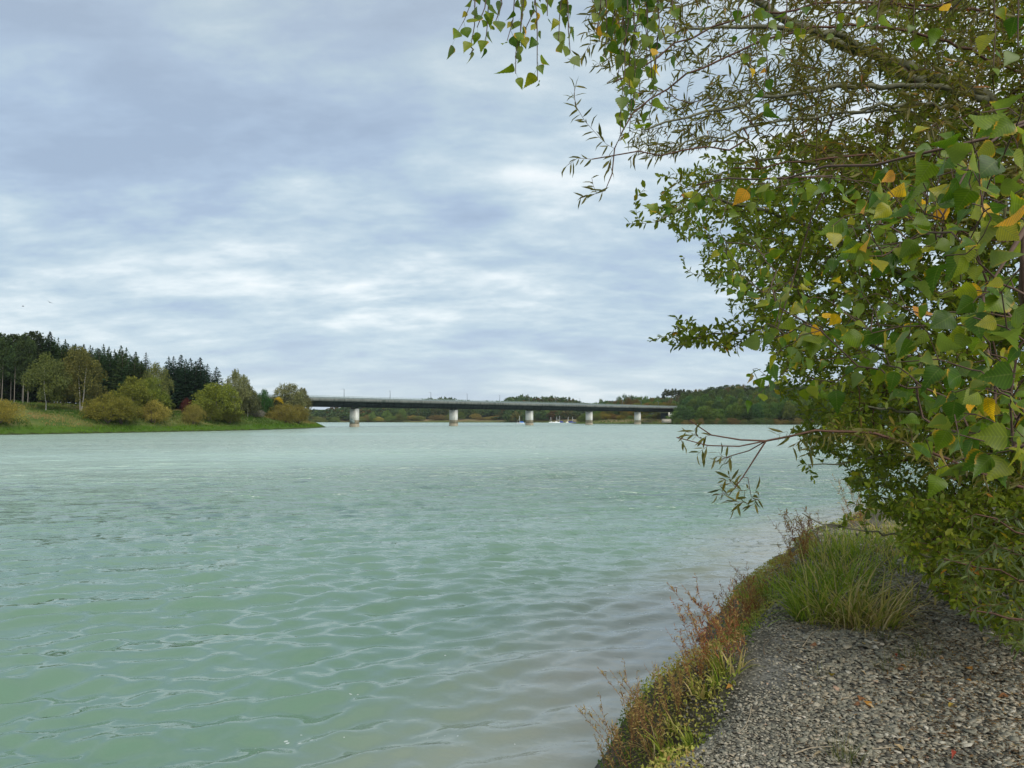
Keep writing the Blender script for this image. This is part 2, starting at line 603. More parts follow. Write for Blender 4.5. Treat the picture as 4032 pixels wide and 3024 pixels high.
# ---- water
def water_material():
    m, nt, out = material('lake_water')
    t = NT(nt)
    g = t.n('ShaderNodeNewGeometry').outputs['Position']
    shal = t.attr('shallow')
    gust = t.noise(t.mapped(g, (0.02, 0.05, 1), rot=(0, 0, R(-12))), 1.0, 4, 0.55)
    deep = t.ramp(gust, [(0.35, (0.096, 0.188, 0.120)), (0.65, (0.120, 0.220, 0.152))])
    cloudy = t.noise(t.mapped(g, (0.5, 0.9, 1), rot=(0, 0, R(-35))), 0.7, 4, 0.6)
    sh2 = t.math('MULTIPLY', shal, t.math('ADD', 0.55, t.math('MULTIPLY', cloudy, 0.9)), clamp=True)
    deep = t.mix(t.attr('offshore'), deep, (0.33, 0.46, 0.385, 1))
    c = t.mix(sh2, deep, (0.225, 0.235, 0.19, 1))
    # specks of foam drifting off the shore
    vo = t.n('ShaderNodeTexVoronoi', {'Scale': 9.0, 'Vector': t.mapped(g, (1, 1.6, 1), rot=(0, 0, R(-50)))})
    fl = t.noise(t.mapped(g, (0.35, 1.6, 1), rot=(0, 0, R(-55))), 1.1, 3, 0.6)
    foam = t.math('MULTIPLY', t.math('LESS_THAN', vo.outputs['Distance'], t.math('MULTIPLY', t.math('SUBTRACT', fl, 0.53, clamp=True), 1.1)), t.attr('foam'))
    c = t.mix(foam, c, (0.75, 0.78, 0.78, 1))
    p = t.n('ShaderNodeBsdfPrincipled', {'Base Color': c, 'IOR': 1.9, 'Specular IOR Level': 0.5})
    t.set(p.inputs['Roughness'], t.math('ADD', t.math('ADD', 0.04, t.math('MULTIPLY', foam, 0.6)), t.math('MULTIPLY', t.attr('lod'), 0.20)))
    # wavelets finer than the mesh carries
    lod = t.attr('lod')
    f1 = t.noise(t.mapped(g, (1.0, 2.1, 1), rot=(0, 0, R(-14))), 0.75, 4, 0.62, 0.4)
    f2 = t.noise(t.mapped(g, (1.0, 1.9, 1), rot=(0, 0, R(-22))), 5.0, 3, 0.55, 0.5)
    f0 = t.noise(t.mapped(g, (0.25, 1.2, 1), rot=(0, 0, R(-6))), 0.11, 3, 0.55, 0.3)
    hgt = t.math('ADD', t.math('MULTIPLY', t.math('MULTIPLY', f1, lod), 1.5), t.math('MULTIPLY', f2, 0.007))
    hgt = t.math('ADD', hgt, t.math('MULTIPLY', t.math('MULTIPLY', f0, lod), 0.35))
    wind = t.ramp(t.noise(t.mapped(g, (0.010, 0.045, 1), rot=(0, 0, R(8)), loc=(3, 1, 0)), 1.0, 4, 0.6), [(.35, (.35, .35, .35)), (.65, (1.5, 1.5, 1.5))])
    hgt = t.math('MULTIPLY', hgt, wind)
    t.set(p.inputs['Normal'], t.bump(hgt, 1.0, 1.0))
    nt.links.new(p.outputs[0], out.inputs[0])
    return m


def water():
    na, nr = 1000, 1050
    th = np.concatenate([np.linspace(R(-80), R(-42), 60)[:-1], np.linspace(R(-42), R(46), na), np.linspace(R(46), R(80), 50)[1:]])
    r = np.concatenate([[0.4], np.geomspace(1.6, 4500, nr)])
    TH, RR = np.meshgrid(th, r)
    X, Y = RR * np.sin(TH), RR * np.cos(TH) - 1.0
    dr = np.maximum(np.gradient(r)[:, None] * np.ones_like(TH), RR * R(88) / na)
    g = np.random.default_rng(5)
    Z = np.zeros_like(X)
    gx = vnoise(X * 0.13 + 3, Y * 0.2 + 8, 41)
    gust = 0.65 + 0.7 * gx
    # long low waves and short steep ones, travelling down and to the left
    sets = [(50, 0.15, 0.36, 0.135, 0.60), (40, 0.34, 0.90, 0.205, 0.38), (12, 1.2, 4.5, 0.060, 0.25)]
    calm = None
    dsh = poly_dist(X, Y, NEAR)
    sh = smooth01((-dsh) / 2.5) * 0.55 + 0.45
    for N, l0, l1, slope, spread in sets:
        for i in range(N):
            lam = math.exp(g.uniform(math.log(l0), math.log(l1)))
            a = g.normal(0, spread)
            dx, dy = math.sin(0.28 + a), -math.cos(0.28 + a)
            k = 2 * math.pi / lam
            amp = slope * math.sqrt(2 / N) / k
            ph = g.uniform(0, 6.283)
            fade = 1 - smooth01((dr * 3.2 / lam - 0.7) / 0.9)
            live = fade.max(axis=1) > 0
            P = k * (X[live] * dx + Y[live] * dy) + ph + 1.2 * (vnoise(X[live] * 0.35 / l1, Y[live] * 0.35 / l1, 50 + i) - 0.5)
            s = np.sin(P)
            Z[live] += amp * fade[live] * (s - 0.20 * np.sin(2 * P)) * (gust[live] if l1 < 2 else 1)
    Z *= sh
    # small breakers at the near shore
    lod = smooth01((dr - 0.06) / 0.35)
    shallow = 1 - smooth01((-dsh - 0.2) / 3.4)
    shallow = np.clip(shallow, 0, 1) ** 1.3
    foam = smooth01((-dsh) / 0.3) * (1 - smooth01((-dsh - 1.6) / 2.2))
    me = grid_mesh('water', np.stack([X, Y, Z], -1), water_material(),
                   {'shallow': shallow.ravel(), 'lod': lod.ravel(), 'foam': foam.ravel(), 'offshore': smooth01((-dsh - 8) / 45).ravel()})
    tag(link('water', me), kind='structure')


water()


# ================================================================== BRIDGE
def bp(k):
    """foot point on the bridge axis; k counts the piers."""
    return np.array((-64.5 + 36.9 * k, 307 + 47.3 * k, 0.0))


BD = norm(np.array((36.9, 47.3, 0)))           # along the bridge
BN = np.array((BD[1], -BD[0], 0))              # towards the camera's side
BAX = np.stack([BD, BN, np.array((0, 0, 1.0))], 1)
M_CONC = None


def pier_material():
    m, nt, out = material('pier_concrete')
    t = NT(nt)
    oc = t.n('ShaderNodeTexCoord').outputs['Object']
    f = t.noise(t.mapped(oc, (1, 1, 0.35)), 1.2, 6, 0.65)
    c = t.ramp(f, [(0.3, (0.62, 0.61, 0.55)), (0.55, (0.74, 0.73, 0.67)), (0.75, (0.80, 0.80, 0.75))])
    sx = t.n('ShaderNodeSeparateXYZ')
    nt.links.new(oc, sx.inputs[0])
    z = t.math('ADD', sx.outputs['Z'], t.math('MULTIPLY', t.math('SUBTRACT', f, 0.5), 0.25))
    c = t.mix(t.math('LESS_THAN', z, 2.75), c, t.mix(f, (0.33, 0.27, 0.19, 1), (0.50, 0.43, 0.32, 1)))
    c = t.mix(t.math('LESS_THAN', z, 1.55), c, t.mix(f, (0.20, 0.18, 0.13, 1), (0.42, 0.38, 0.28, 1)))
    p = t.n('ShaderNodeBsdfPrincipled', {'Base Color': c, 'Roughness': 0.85, 'Specular IOR Level': 0.2})
    t.set(p.inputs['Normal'], t.bump(f, 0.4, 0.05))
    nt.links.new(p.outputs[0], out.inputs[0])
    return m


def stained(name, col, dark, rough):
    m, nt, out = material(name)
    t = NT(nt)
    oc = t.n('ShaderNodeTexCoord').outputs['Object']
    f = t.noise(t.mapped(oc, (.9, .9, .06)), 1.0, 5, .65)
    g_ = t.noise(oc, .12, 3, .5)
    c = t.ramp(t.math('ADD', t.math('MULTIPLY', f, .65), t.math('MULTIPLY', g_, .35)), [(.36, dark), (.5, col), (.66, tuple(v_ * 1.35 for v_ in col))])
    p = t.n('ShaderNodeBsdfPrincipled', {'Base Color': c, 'Roughness': rough, 'Specular IOR Level': .2})
    nt.links.new(p.outputs[0], out.inputs[0])
    return m


def bridge():
    root = empty('road_bridge', bp(0))
    tag(root, 'long low road bridge on pale concrete piers crossing the lake', 'bridge')
    off = bp(0)
    mp = pier_material()
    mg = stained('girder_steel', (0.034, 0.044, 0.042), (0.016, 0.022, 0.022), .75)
    mf = stained('fascia_concrete', (0.135, 0.145, 0.13), (0.06, 0.075, 0.065), .85)
    ms = plain('rail_steel', (0.26, 0.32, 0.31), 0.6, 0.2, 1.0)
    ma = plain('bridge_asphalt', (0.06, 0.06, 0.06), 0.9, 0.2, 2.0)
    md = plain('bearing_rubber', (0.02, 0.02, 0.022), 0.8)

    def zt(k): return 11.0 + 0.11 * k           # top of the carriageway
    ks = np.linspace(-1.7, 5.3, 57)

    def sweep(name, prof, mat, sm=False):
        """prof: list of (side, height above deck top)."""
        prof = np.array(prof)
        P = np.stack([np.stack([bp(k)[:2] + BN[:2] * s for s in prof[:, 0]]) for k in ks])
        Zs = np.stack([zt(k) + prof[:, 1] for k in ks])
        V = np.concatenate([P, Zs[..., None]], -1) - off
        n, m_ = V.shape[:2]
        i = np.arange(n - 1)[:, None] * m_ + np.arange(m_)[None, :]
        j = np.arange(n - 1)[:, None] * m_ + (np.arange(m_)[None, :] + 1) % m_
        q = np.stack([i, i + m_, j + m_, j], -1).reshape(-1, 4)
        loops = np.concatenate([q.ravel(), np.arange(m_), np.arange(m_)[::-1] + (n - 1) * m_])
        sizes = np.concatenate([np.full(len(q), 4), [m_, m_]])
        return link(name, mesh_from(name, V.reshape(-1, 3), loops, sizes, mat), root)

    W2 = 5.6
    sweep('deck', [(-W2, -0.35), (W2, -0.35), (W2, -0.02), (-W2, -0.02)], ma)
    sweep('fascia', [(W2 + 0.012, -0.95), (W2 + 0.35, -0.95), (W2 + 0.35, 0.18), (W2 + 0.012, 0.18)], mf)
    sweep('fascia', [(-W2 - 0.35, -0.95), (-W2 - 0.012, -0.95), (-W2 - 0.012, 0.18), (-W2 - 0.35, 0.18)], mf)
    # box girder with raked webs, and its lower flange
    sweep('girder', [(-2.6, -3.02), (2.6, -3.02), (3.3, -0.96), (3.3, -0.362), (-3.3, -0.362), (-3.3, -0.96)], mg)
    sweep('girder_flange', [(2.605, -3.1), (2.95, -3.1), (2.95, -2.98), (2.64, -2.98)], mg)
    for side in (1, -1):
        s = side * (W2 + 0.18)
        rail = sweep('handrail', [(s - 0.05, 1.08), (s + 0.05, 1.08), (s + 0.05, 1.2), (s - 0.05, 1.2)], ms)
        sweep('guard_rail', [(s - side * 0.9 - 0.04, 0.45), (s - side * 0.9 + 0.04, 0.45), (s - side * 0.9 + 0.04, 0.78), (s - side * 0.9 - 0.04, 0.78)], ms)
        mid = MB()
        L = np.linalg.norm(bp(1) - bp(0))
        n = int(7 * L / 2.4)
        for i in range(n):
            k = -1.7 + 7 * i / n
            c = bp(k) + BN * s - off
            if side == 1 and i % 2 == 0 and 40 <= i < 240:
                one = MB(); one.box(c + np.array((0, 0, zt(k) + 0.63)), (0.12, 0.12, 0.9), BAX)
                one.obj('railing_post', ms, root)
            else: mid.box(c + np.array((0, 0, zt(k) + 0.63)), (0.07, 0.07, 0.9), BAX)
            c2 = bp(k) + BN * (s - side * 0.9) - off
            if i % 2 == 0: mid.box(c2 + np.array((0, 0, zt(k) + 0.21)), (0.1, 0.1, 0.47), BAX)
        tag(mid.obj('railing_posts', ms, root), kind='stuff')
        fill = MB()
        nb = int(7 * L / 0.6)
        for i in range(nb):
            k = -1.7 + 7 * (i + 0.5) / nb
            c = bp(k) + BN * s - off
            fill.box(c + np.array((0, 0, zt(k) + 0.62)), (0.035, 0.03, 0.86), BAX)
        tag(fill.obj('railing_bars', ms, root), kind='stuff')
    # piers: tapered concrete slabs on a slightly wider footing
    for k in (-1, 0, 1, 2, 3, 4):
        c = bp(k) - off
        top = zt(k) - 3.1 - 0.42
        pm = MB()

        def ring(a, b, z): return [c + BD * (a * x) + BN * (b * y) + np.array((0, 0, z)) for x, y in ((-1, -1), (1, -1), (1, 1), (-1, 1))]
        # chamfered upright faces
        def oct_(a, b, z, h=0.16):
            pts = ((-a + h, -b), (a - h, -b), (a, -b + h), (a, b - h), (a - h, b), (-a + h, b), (-a, b - h), (-a, -b + h))
            return [c + BD * x + BN * y + np.array((0, 0, z)) for x, y in pts]
        zz = [-2.5, 1.2, top]
        for i, (a, b) in enumerate(((1.05, 2.08), (0.98, 1.98))):
            lo, hi = oct_(a, b, zz[i]), oct_(a if i == 0 else a - 0.02, b if i == 0 else b - 0.03, zz[i + 1])
            pm.add(lo + hi, [tuple(range(7, -1, -1)), tuple(range(8, 16))] + [(j, (j + 1) % 8, 8 + (j + 1) % 8, 8 + j) for j in range(8)])
        po = pm.obj('pier', mp, root)
        for sx in (-1, 1):
            b = MB()
            b.box(c + BN * (1.35 * sx) + np.array((0, 0, top + 0.21)), (1.1, 0.8, 0.41), BAX)
            b.obj('bearing', md, root)
        if k == 0:
            # spray paint on the first pier, a blocky grey green tag just above the stain
            g = MB()
            base = c - BD * 1.062
            for (s0, s1, z0, z1) in ((-1.55, 0.9, 1.75, 2.95), (-1.3, 0.3, 2.95, 3.2), (-0.5, 0.0, 3.2, 3.45), (0.9, 1.35, 1.5, 2.6), (-1.7, 1.2, 1.45, 1.6)):
                g.box(base + BN * ((s0 + s1) / 2) + np.array((0, 0, (z0 + z1) / 2)), (0.02 + 0.003 * len(g.v), s1 - s0, z1 - z0), BAX)
            g.obj('graffiti', plain('spray_paint', (0.30, 0.38, 0.36), 0.6, 0.8, 2.2, col2=(0.10, 0.13, 0.13)), root)
    # end supports
    for k, hgt in ((-1.62, 0), (4.72, 1)):
        c = bp(k) - off
        a = MB()
        a.box(c + np.array((0, 0, 3.6)), (1.2, 9.0, 8.3), BAX)
        a.obj('abutment', mg, root)
    a = MB()
    a.box(bp(4.62) - off + BN * 4.4 + np.array((0, 0, 6.2)), (0.7, 0.9, 4.0), BAX)
    a.obj('column', mp, root)
    # painted lettering on the dark end wall
    return zt


ZT = bridge()


def street_lamps():
    mm = plain('lamp_steel', (0.14, 0.16, 0.18), 0.5, 0.15, 1.0, metallic=0.3)
    mh = plain('lamp_head_grey', (0.42, 0.45, 0.47), 0.5, 0.1)
    pole = arm = head = None
    words = ['first', 'second', 'third', 'fourth', 'fifth', 'sixth', 'seventh', 'eighth', 'ninth', 'tenth', 'eleventh', 'twelfth']
    P = MB(); P.tube([(0, 0, 0), (0, 0, 2.2), (0, 0, 4.6)], [0.13, 0.11, 0.09], 8)
    H = MB(); A = MB()
    A.tube([(0, 0, 4.5), (-0.25, 0, 4.62), (-0.6, 0, 4.62)], [0.05, 0.045, 0.04], 6)
    H.add([(-0.55, -0.13, 4.58), (-1.35, -0.10, 4.50), (-1.35, 0.10, 4.50), (-0.55, 0.13, 4.58),
           (-0.55, -0.08, 4.74), (-1.25, -0.06, 4.62), (-1.25, 0.06, 4.62), (-0.55, 0.08, 4.74)],
          [(0, 1, 2, 3), (7, 6, 5, 4), (4, 5, 1, 0), (5, 6, 2, 1), (6, 7, 3, 2), (7, 4, 0, 3)])
    root0 = empty('street_lamp')
    po = P.obj('pole', mm, root0); ao = A.obj('arm', mm, root0); ho = H.obj('lamp_head', mh, root0)
    first = True
    for i in range(12):
        k = -0.02 + 0.4265 * i
        loc = bp(k) + BN * -5.2
        # set on the far kerb of the carriageway
        loc[2] = ZT(k) - 0.02
        if first: r = root0; first = False
        else:
            r = root0.copy(); COL.objects.link(r)
            for ch in (po, ao, ho):
                c = ch.copy(); COL.objects.link(c); c.parent = r
        r.location = loc
        r.rotation_euler = (0, 0, 0)
        lab = {0: 'grey street lamp on the bridge above the first pier from the left', 11: 'street lamp at the right end of the bridge before the trees'}.get(
            i, 'slim grey street lamp on the bridge, %s from the left end' % words[i])
        tag(r, lab, 'street lamp', 'street lamps along the bridge')


street_lamps()

# ================================================================== TREE TEMPLATES (unit height)
QUAD_V = np.array([(-.5, -.5, 0), (.5, -.5, 0), (.5, .5, 0), (-.5, .5, 0)])
CLUMP_V = np.array([(-.5, 0, 0), (0, -.36, .06), (.5, 0, 0), (0, .36, -.06)])


def clump_mesh(name, pos, dirs, size, g, rnd=None, flat=0.6):
    """many small leaf clumps (pointed quads) as one mesh."""
    N = len(pos)
    up = norm(g.normal(0, flat, (N, 3)) + np.array([0, 0, 1.0]))
    x, y, z = frames(dirs, g, up)
    V, L, S = scatter(CLUMP_V, [0, 1, 2, 3], [4], pos, x, y, z, size)
    r = g.random(N) if rnd is None else np.clip(rnd, 0, 1)
    return mesh_from(name, V, L, S, M_FAR, {'rnd': np.repeat(r, 4)})


def trunk_mesh(name, h, r, mat, bend=0.02, g=rng, n=6):
    z = np.linspace(-0.04, h, 6)
    P = np.stack([np.cumsum(g.normal(0, bend * 0.3, 6)), np.cumsum(g.normal(0, bend * 0.3, 6)), z], -1)
    P[:2, :2] = 0
    v, f = tube_arrays([P], [np.linspace(r, r * 0.35, 6)], n)
    return mesh_from(name, v, f, np.full(len(f), 4), mat, None, True)


def spruce_mesh(seed, z0=0.12, Rm=0.17, nlev=34, cl=1.0):
    g = np.random.default_rng(seed)
    pos, dr, sz, rn = [], [], [], []
    for i in range(nlev):
        t = i / (nlev - 1)
        z = z0 + (0.985 - z0) * t ** 0.93
        env = Rm * (1 - t) ** 0.8 * (0.75 + 0.25 * min(1, t * 6)) + 0.008
        nb = int(11 - 5 * t)
        a0 = g.uniform(0, 6.28)
        for b in range(nb):
            a = a0 + b * 6.283 / nb + g.normal(0, 0.25)
            Lb = env * g.uniform(0.62, 1.22)
            zz = z + g.normal(0, 0.006)
            n = max(4, int(34 * Lb / Rm * cl))
            s = g.random(n) ** 0.75
            rad = s * Lb
            side = g.normal(0, 0.16, n) * Lb * (1.15 - s)
            x = np.cos(a) * rad - np.sin(a) * side
            y = np.sin(a) * rad + np.cos(a) * side
            droop = -0.42 * rad * (1 - 0.35 * t) + 0.25 * rad ** 2 / max(Lb, .001)
            zc = zz + droop + g.normal(0, 0.004, n) - g.random(n) * 0.012
            pos.append(np.stack([x, y, zc], -1))
            dr.append(np.stack([np.full(n, math.cos(a)) + g.normal(0, .4, n), np.full(n, math.sin(a)) + g.normal(0, .4, n), g.normal(-0.5, .35, n)], -1))
            sz.append(g.uniform(0.014, 0.028, n) * (1.25 - 0.6 * t))
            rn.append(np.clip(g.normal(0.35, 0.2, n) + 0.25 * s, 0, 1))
    pos.append(np.stack([np.zeros(6), np.zeros(6), np.linspace(0.955, 1.0, 6)], -1))
    dr.append(np.tile([[0.1, 0.1, 1.0]], (6, 1)))
    sz.append(np.full(6, 0.014)); rn.append(np.full(6, .4))
    return clump_mesh('spruce_crown', np.concatenate(pos), np.concatenate(dr), np.concatenate(sz), g, np.concatenate(rn))


def lobes_mesh(name, seed, lobes, n, size, droop=0.0, spread=0.5, fill=0.35, lean=None, flat=0.8, drip=0):
    """crown made of overlapping leafy lobes: (x, y, z, rx, ry, rz) each; leaf clumps gather in sprays on the lobes."""
    g = np.random.default_rng(seed)
    lobes = np.array(lobes, float)
    w = (lobes[:, 3] * lobes[:, 4] * lobes[:, 5]) ** (2 / 3)
    cnt = np.maximum(1, (w / w.sum() * n / 14)).astype(int)
    pos, dr, sz, rn = [], [], [], []
    for lb, c in zip(lobes, cnt):
        d = norm(g.normal(0, 1, (c, 3)))
        d[:, 2] = np.where(d[:, 2] < -0.35, -d[:, 2], d[:, 2])
        rr = np.where(g.random(c) < fill, g.random(c) ** 0.5, g.uniform(0.82, 1.08, c))
        cen = lb[:3] + d * rr[:, None] * lb[3:]
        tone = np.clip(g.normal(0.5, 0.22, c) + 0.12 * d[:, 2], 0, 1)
        m = 14
        off = g.normal(0, 1, (c, m, 3)) * lb[3:].mean() * 0.13 * (1 + 0 * rr[:, None, None])
        if drip: off[..., 2] = -np.abs(g.random((c, m))) * drip * 1.0; off[..., :2] *= 0.55
        p = cen[:, None, :] + off
        dd = d[:, None, :] * spread + g.normal(0, 0.55, (c, m, 3)) + np.array([0, 0, -droop])
        pos.append(p.reshape(-1, 3)); dr.append(dd.reshape(-1, 3))
        sz.append(g.uniform(0.6, 1.35, c * m) * size)
        rn.append(np.clip(np.repeat(tone, m) + g.normal(0, 0.13, c * m), 0, 1))
    return clump_mesh(name, np.concatenate(pos), np.concatenate(dr), np.concatenate(sz), g, np.concatenate(rn), flat)


def round_lobes(seed, k=9, w=0.42, z0=0.25, z1=0.85, r=0.2, flat=0.85):
    g = np.random.default_rng(seed)
    out = [(0, 0, (z0 + z1) / 2, w * 0.62, w * 0.62, (z1 - z0) * 0.5)]
    for i in range(k):
        t = (i + 0.5) / k
        z = z0 + (z1 - z0) * t
        e = math.sin(math.pi * (0.18 + 0.74 * t)) * w * 0.66
        a = i * 2.399 + g.normal(0, .3)
        rr = r * g.uniform(0.6, 1.32)
        out.append((e * math.cos(a), e * math.sin(a), z, rr, rr, rr * flat))
    out.append((g.normal(0, .03), g.normal(0, .03), z1 + 0.02, r * .8, r * .8, 0.98 - z1))
    return out


T_SPRUCE = [spruce_mesh(s, z0=z, Rm=rm) for s, z, rm in ((1, .10, .17), (2, .16, .15), (3, .12, .19), (4, .2, .16))]
T_PINE = [lobes_mesh('pine_crown', 20 + s, [(g0[0] * (1 - .5 * (g0[2] > .9)), g0[1], g0[2] + (s - 1) * .01, .085, .085, .05) for g0 in
          [(0.02, 0, .93), (-.09, .04, .86), (.1, -.04, .84), (.02, .1, .80), (-.05, -.1, .77), (.11, .06, .73), (-.1, .03, .69), (.0, 0, .87), (0.03, -0.02, .76)]],
          2600, 0.030, droop=.1) for s in range(3)]
T_PINED = [lobes_mesh('pine_crown', 30 + s, round_lobes(31 + s, 12, .24, .36, .92, .095, 1.2), 5200, 0.026, droop=.4) for s in range(2)]
T_ROUND = [lobes_mesh('broadleaf_crown', 40 + s, round_lobes(41 + s, 12, .56, .14, .84, .21), 10000, 0.030) for s in range(4)]
T_BUSH = [lobes_mesh('bush_crown', 60 + s, round_lobes(61 + s, 12, .85, .16, .72, .3, .85) + [(.42, 0, .2, .25, .25, .2), (-.42, .1, .2, .25, .25, .2), (0, -.4, .2, .25, .25, .2), (.1, .4, .2, .25, .25, .2)],
          12000, 0.032, droop=-0.9, spread=.8, flat=1.0) for s in range(4)]
T_BIRCH = [lobes_mesh('birch_crown', 80 + s, round_lobes(81 + s, 16, .42, .22, .90, .11, 1.2), 13000, 0.020, droop=1.4, drip=.13) for s in range(3)]
T_LOW = [lobes_mesh('wood_crown', 90 + s, round_lobes(91 + s, 8, .6, .12, .8, .24), 800, 0.10) for s in range(4)]

TR_SPR = trunk_mesh('conifer_trunk', 0.93, 0.009, M_BARK)
TR_PINE = trunk_mesh('pine_trunk', 0.90, 0.0062, M_BARKP, .01)
TR_BRO = trunk_mesh('broadleaf_trunk', 0.62, 0.022, M_BARK, .04)
TR_BIR = trunk_mesh('birch_trunk', 0.86, 0.0065, M_BIRCHB, .03)
# forked birch: two white stems
_v, _f = tube_arrays([np.array([(0, 0, -.03), (-.012, 0, .25), (-.035, 0, .5), (-.03, 0, .85)]), np.array([(.012, 0, -.03), (.045, 0, .25), (.05, .01, .5), (.09, 0, .8)])],
                     [np.array([.0085, .007, .005, .002])] * 2, 6)
TR_BIR2 = mesh_from('birch_trunk', _v, _f, np.full(len(_f), 4), M_BIRCHB, None, True)


def bush_stems():
    g = np.random.default_rng(6)
    ps, rs = [], []
    for i in range(9):
        a = i * .7 + g.normal(0, .2)
        e = g.uniform(.12, .38)
        ps.append(np.array([(0.02 * math.cos(a), .02 * math.sin(a), -.03), (e * .5 * math.cos(a), e * .5 * math.sin(a), .25), (e * math.cos(a), e * math.sin(a), .6)]))
        rs.append(np.array([.02, .014, .006]))
    v, f = tube_arrays(ps, rs, 5)
    return mesh_from('bush_stems', v, f, np.full(len(f), 4), M_BARK, None, True)


ST_BUSH = bush_stems()
HF = {'left': h_left, 'far': h_far, 'near': h_near}


def ground_z(where, x, y):
    return float(HF[where](np.array([x]), np.array([y]))[0])


def depth_of_base(where, px, py, lo):
    """depth at which the ground, seen through column px, has climbed to py."""
    Y = np.arange(lo, lo + 140, 1.0)
    X = np.array([at(px, py, y)[0] for y in Y])
    Zs = np.array([at(px, py, y)[2] for y in Y])
    G = HF[where](X, Y)
    hit = np.nonzero(G >= Zs)[0]
    return float(Y[hit[0]]) if len(hit) else float(Y[np.argmax(G - Zs)])


def far_tree(name, crown, trunk, where, px, py_top, Y, width, col, label, cat, group=None, rz=None, sink=0.15, tname='trunk', cname='crown'):
    """a tree whose top reaches py_top when it stands at depth Y; width = crown width in metres (None: in proportion)."""
    p = at(px, py_top, Y)
    z0 = ground_z(where, p[0], Y)
    h = max(1.0, p[2] - z0)
    root = empty(name, (p[0], Y, z0 - sink), random.uniform(0, 6.28) if rz is None else rz)
    co = link(cname, crown, root)
    dx = max(crown['_w'], 1e-3)
    s = h * random.uniform(.9, 1.15) if width is None else width / dx
    co.scale = (s, s, h)
    co.color = tuple(col) + (1,)
    if trunk is not None:
        to = link(tname, trunk, root)
        to.scale = ((s + h) / 2, (s + h) / 2, h)
    tag(root, label, cat, group)
    return root


for lst in (T_SPRUCE, T_PINE, T_PINED, T_ROUND, T_BUSH, T_BIRCH, T_LOW):
    for me in lst:
        co = np.empty(len(me.vertices) * 3, np.float32)
        me.vertices.foreach_get('co', co)
        co = co.reshape(-1, 3)
        me['_w'] = float(np.percentile(co[:, 0], 99) - np.percentile(co[:, 0], 1))

G_SPR = (0.034, 0.070, 0.028)
G_SPR2 = (0.040, 0.066, 0.022)
G_PIN = (0.042, 0.068, 0.026)
G_OLI = (0.185, 0.185, 0.035)
G_GOL = (0.25, 0.21, 0.055)
G_BIR = (0.095, 0.115, 0.035)
G_GRN = (0.055, 0.095, 0.020)

# ---- left bank: front row of conifers, one thing each: px, top, depth, kind, width
front = [(6, 1312, 176, 'pine', 6.0, 'pine with rusty tip at the left edge of the spruce wood'),
         (50, 1316, 180, 'pine', 6.0, 'tall pine with a bare grey trunk, near the left edge of the wood'),
         (95, 1322, 178, 'pine', 5.6, 'high crowned pine behind the pair of slender bare trunks'),
         (125, 1306, 184, 'pined', 7.4, 'tall pine with a spreading top above the left birch'),
         (160, 1330, 190, 'spruce', 6.5, 'dark spruce just behind the left birch'),
         (197, 1303, 186, 'spruce', 8.6, 'tallest spruce of the left wood, broad flaring top'),
         (230, 1326, 192, 'spruce', 6.0, 'spruce leaning against the tallest spruce on its right'),
         (258, 1334, 190, 'spruce', 5.8, 'narrow spruce with a thin pointed tip between tallest spruce and big birch'),
         (298, 1350, 196, 'spruce', 6.4, 'spruce showing over the left shoulder of the big birch'),
         (330, 1352, 198, 'spruce', 6.2, 'reddish tipped spruce over the crown of the big birch'),
         (356, 1356, 198, 'spruce', 6.0, 'pointed spruce over the right shoulder of the big birch'),
         (385, 1368, 200, 'spruce', 6.4, 'spruce right of the big birch with a blunt tip'),
         (408, 1352, 198, 'spruce', 6.4, 'tall spruce with twin brownish tips right of the big birch'),
         (430, 1362, 202, 'spruce', 6.0, 'brown tinged spruce in the row right of the big birch'),
         (452, 1372, 200, 'spruce', 6.6, 'dense spruce above the big olive willow'),
         (477, 1356, 200, 'spruce', 6.4, 'sharp spruce with open top above the olive willow'),
         (498, 1366, 204, 'spruce', 6.8, 'full spruce at the right side of the tall group'),
         (535, 1382, 208, 'spruce', 7.0, 'free standing spruce with sky gap on its left'),
         (575, 1386, 210, 'spruce', 7.4, 'broad spruce between two sky gaps'),
         (665, 1402, 212, 'spruce', 6.0, 'slim spruce behind the golden bush'),
         (684, 1400, 214, 'spruce', 7.4, 'leftmost spruce of the black green group'),
         (713, 1394, 218, 'spruce', 8.0, 'spruce with a tall thin spire in the black green group'),
         (732, 1412, 212, 'spruce', 8.0, 'dense low spruce in the middle of the black green group'),
         (750, 1408, 218, 'spruce', 8.0, 'blunt spruce right of the spire in the black green group'),
         (770, 1420, 214, 'spruce', 7.6, 'small spruce at the front of the black green group'),
         (788, 1405, 218, 'spruce', 8.4, 'rightmost tall spruce of the black green group, steep right side'),
         (806, 1450, 216, 'spruce', 6.4, 'short spruce stepping down at the right of the black green group'),
         (853, 1442, 230, 'spruce', 7.2, 'lone thin spruce against the sky left of the slender birch')]
for i, (px, pt, Y, kind, w, lab) in enumerate(front):
    if kind == 'spruce': cm, tm, col = T_SPRUCE[i % 4], TR_SPR, G_SPR if i % 3 else G_SPR2
    elif kind == 'pine': cm, tm, col = T_PINED[i % 2], TR_PINE, G_PIN
    else: cm, tm, col = T_PINED[i % 2], TR_PINE, (0.034, 0.052, 0.024)
    if px > 640: col = (0.022, 0.052, 0.028)
    far_tree('spruce_tree' if kind == 'spruce' else 'pine_tree', cm, tm, 'left', px, pt, Y + (16 if px < 640 else 10), w, col, lab, 'spruce' if kind == 'spruce' else 'pine')
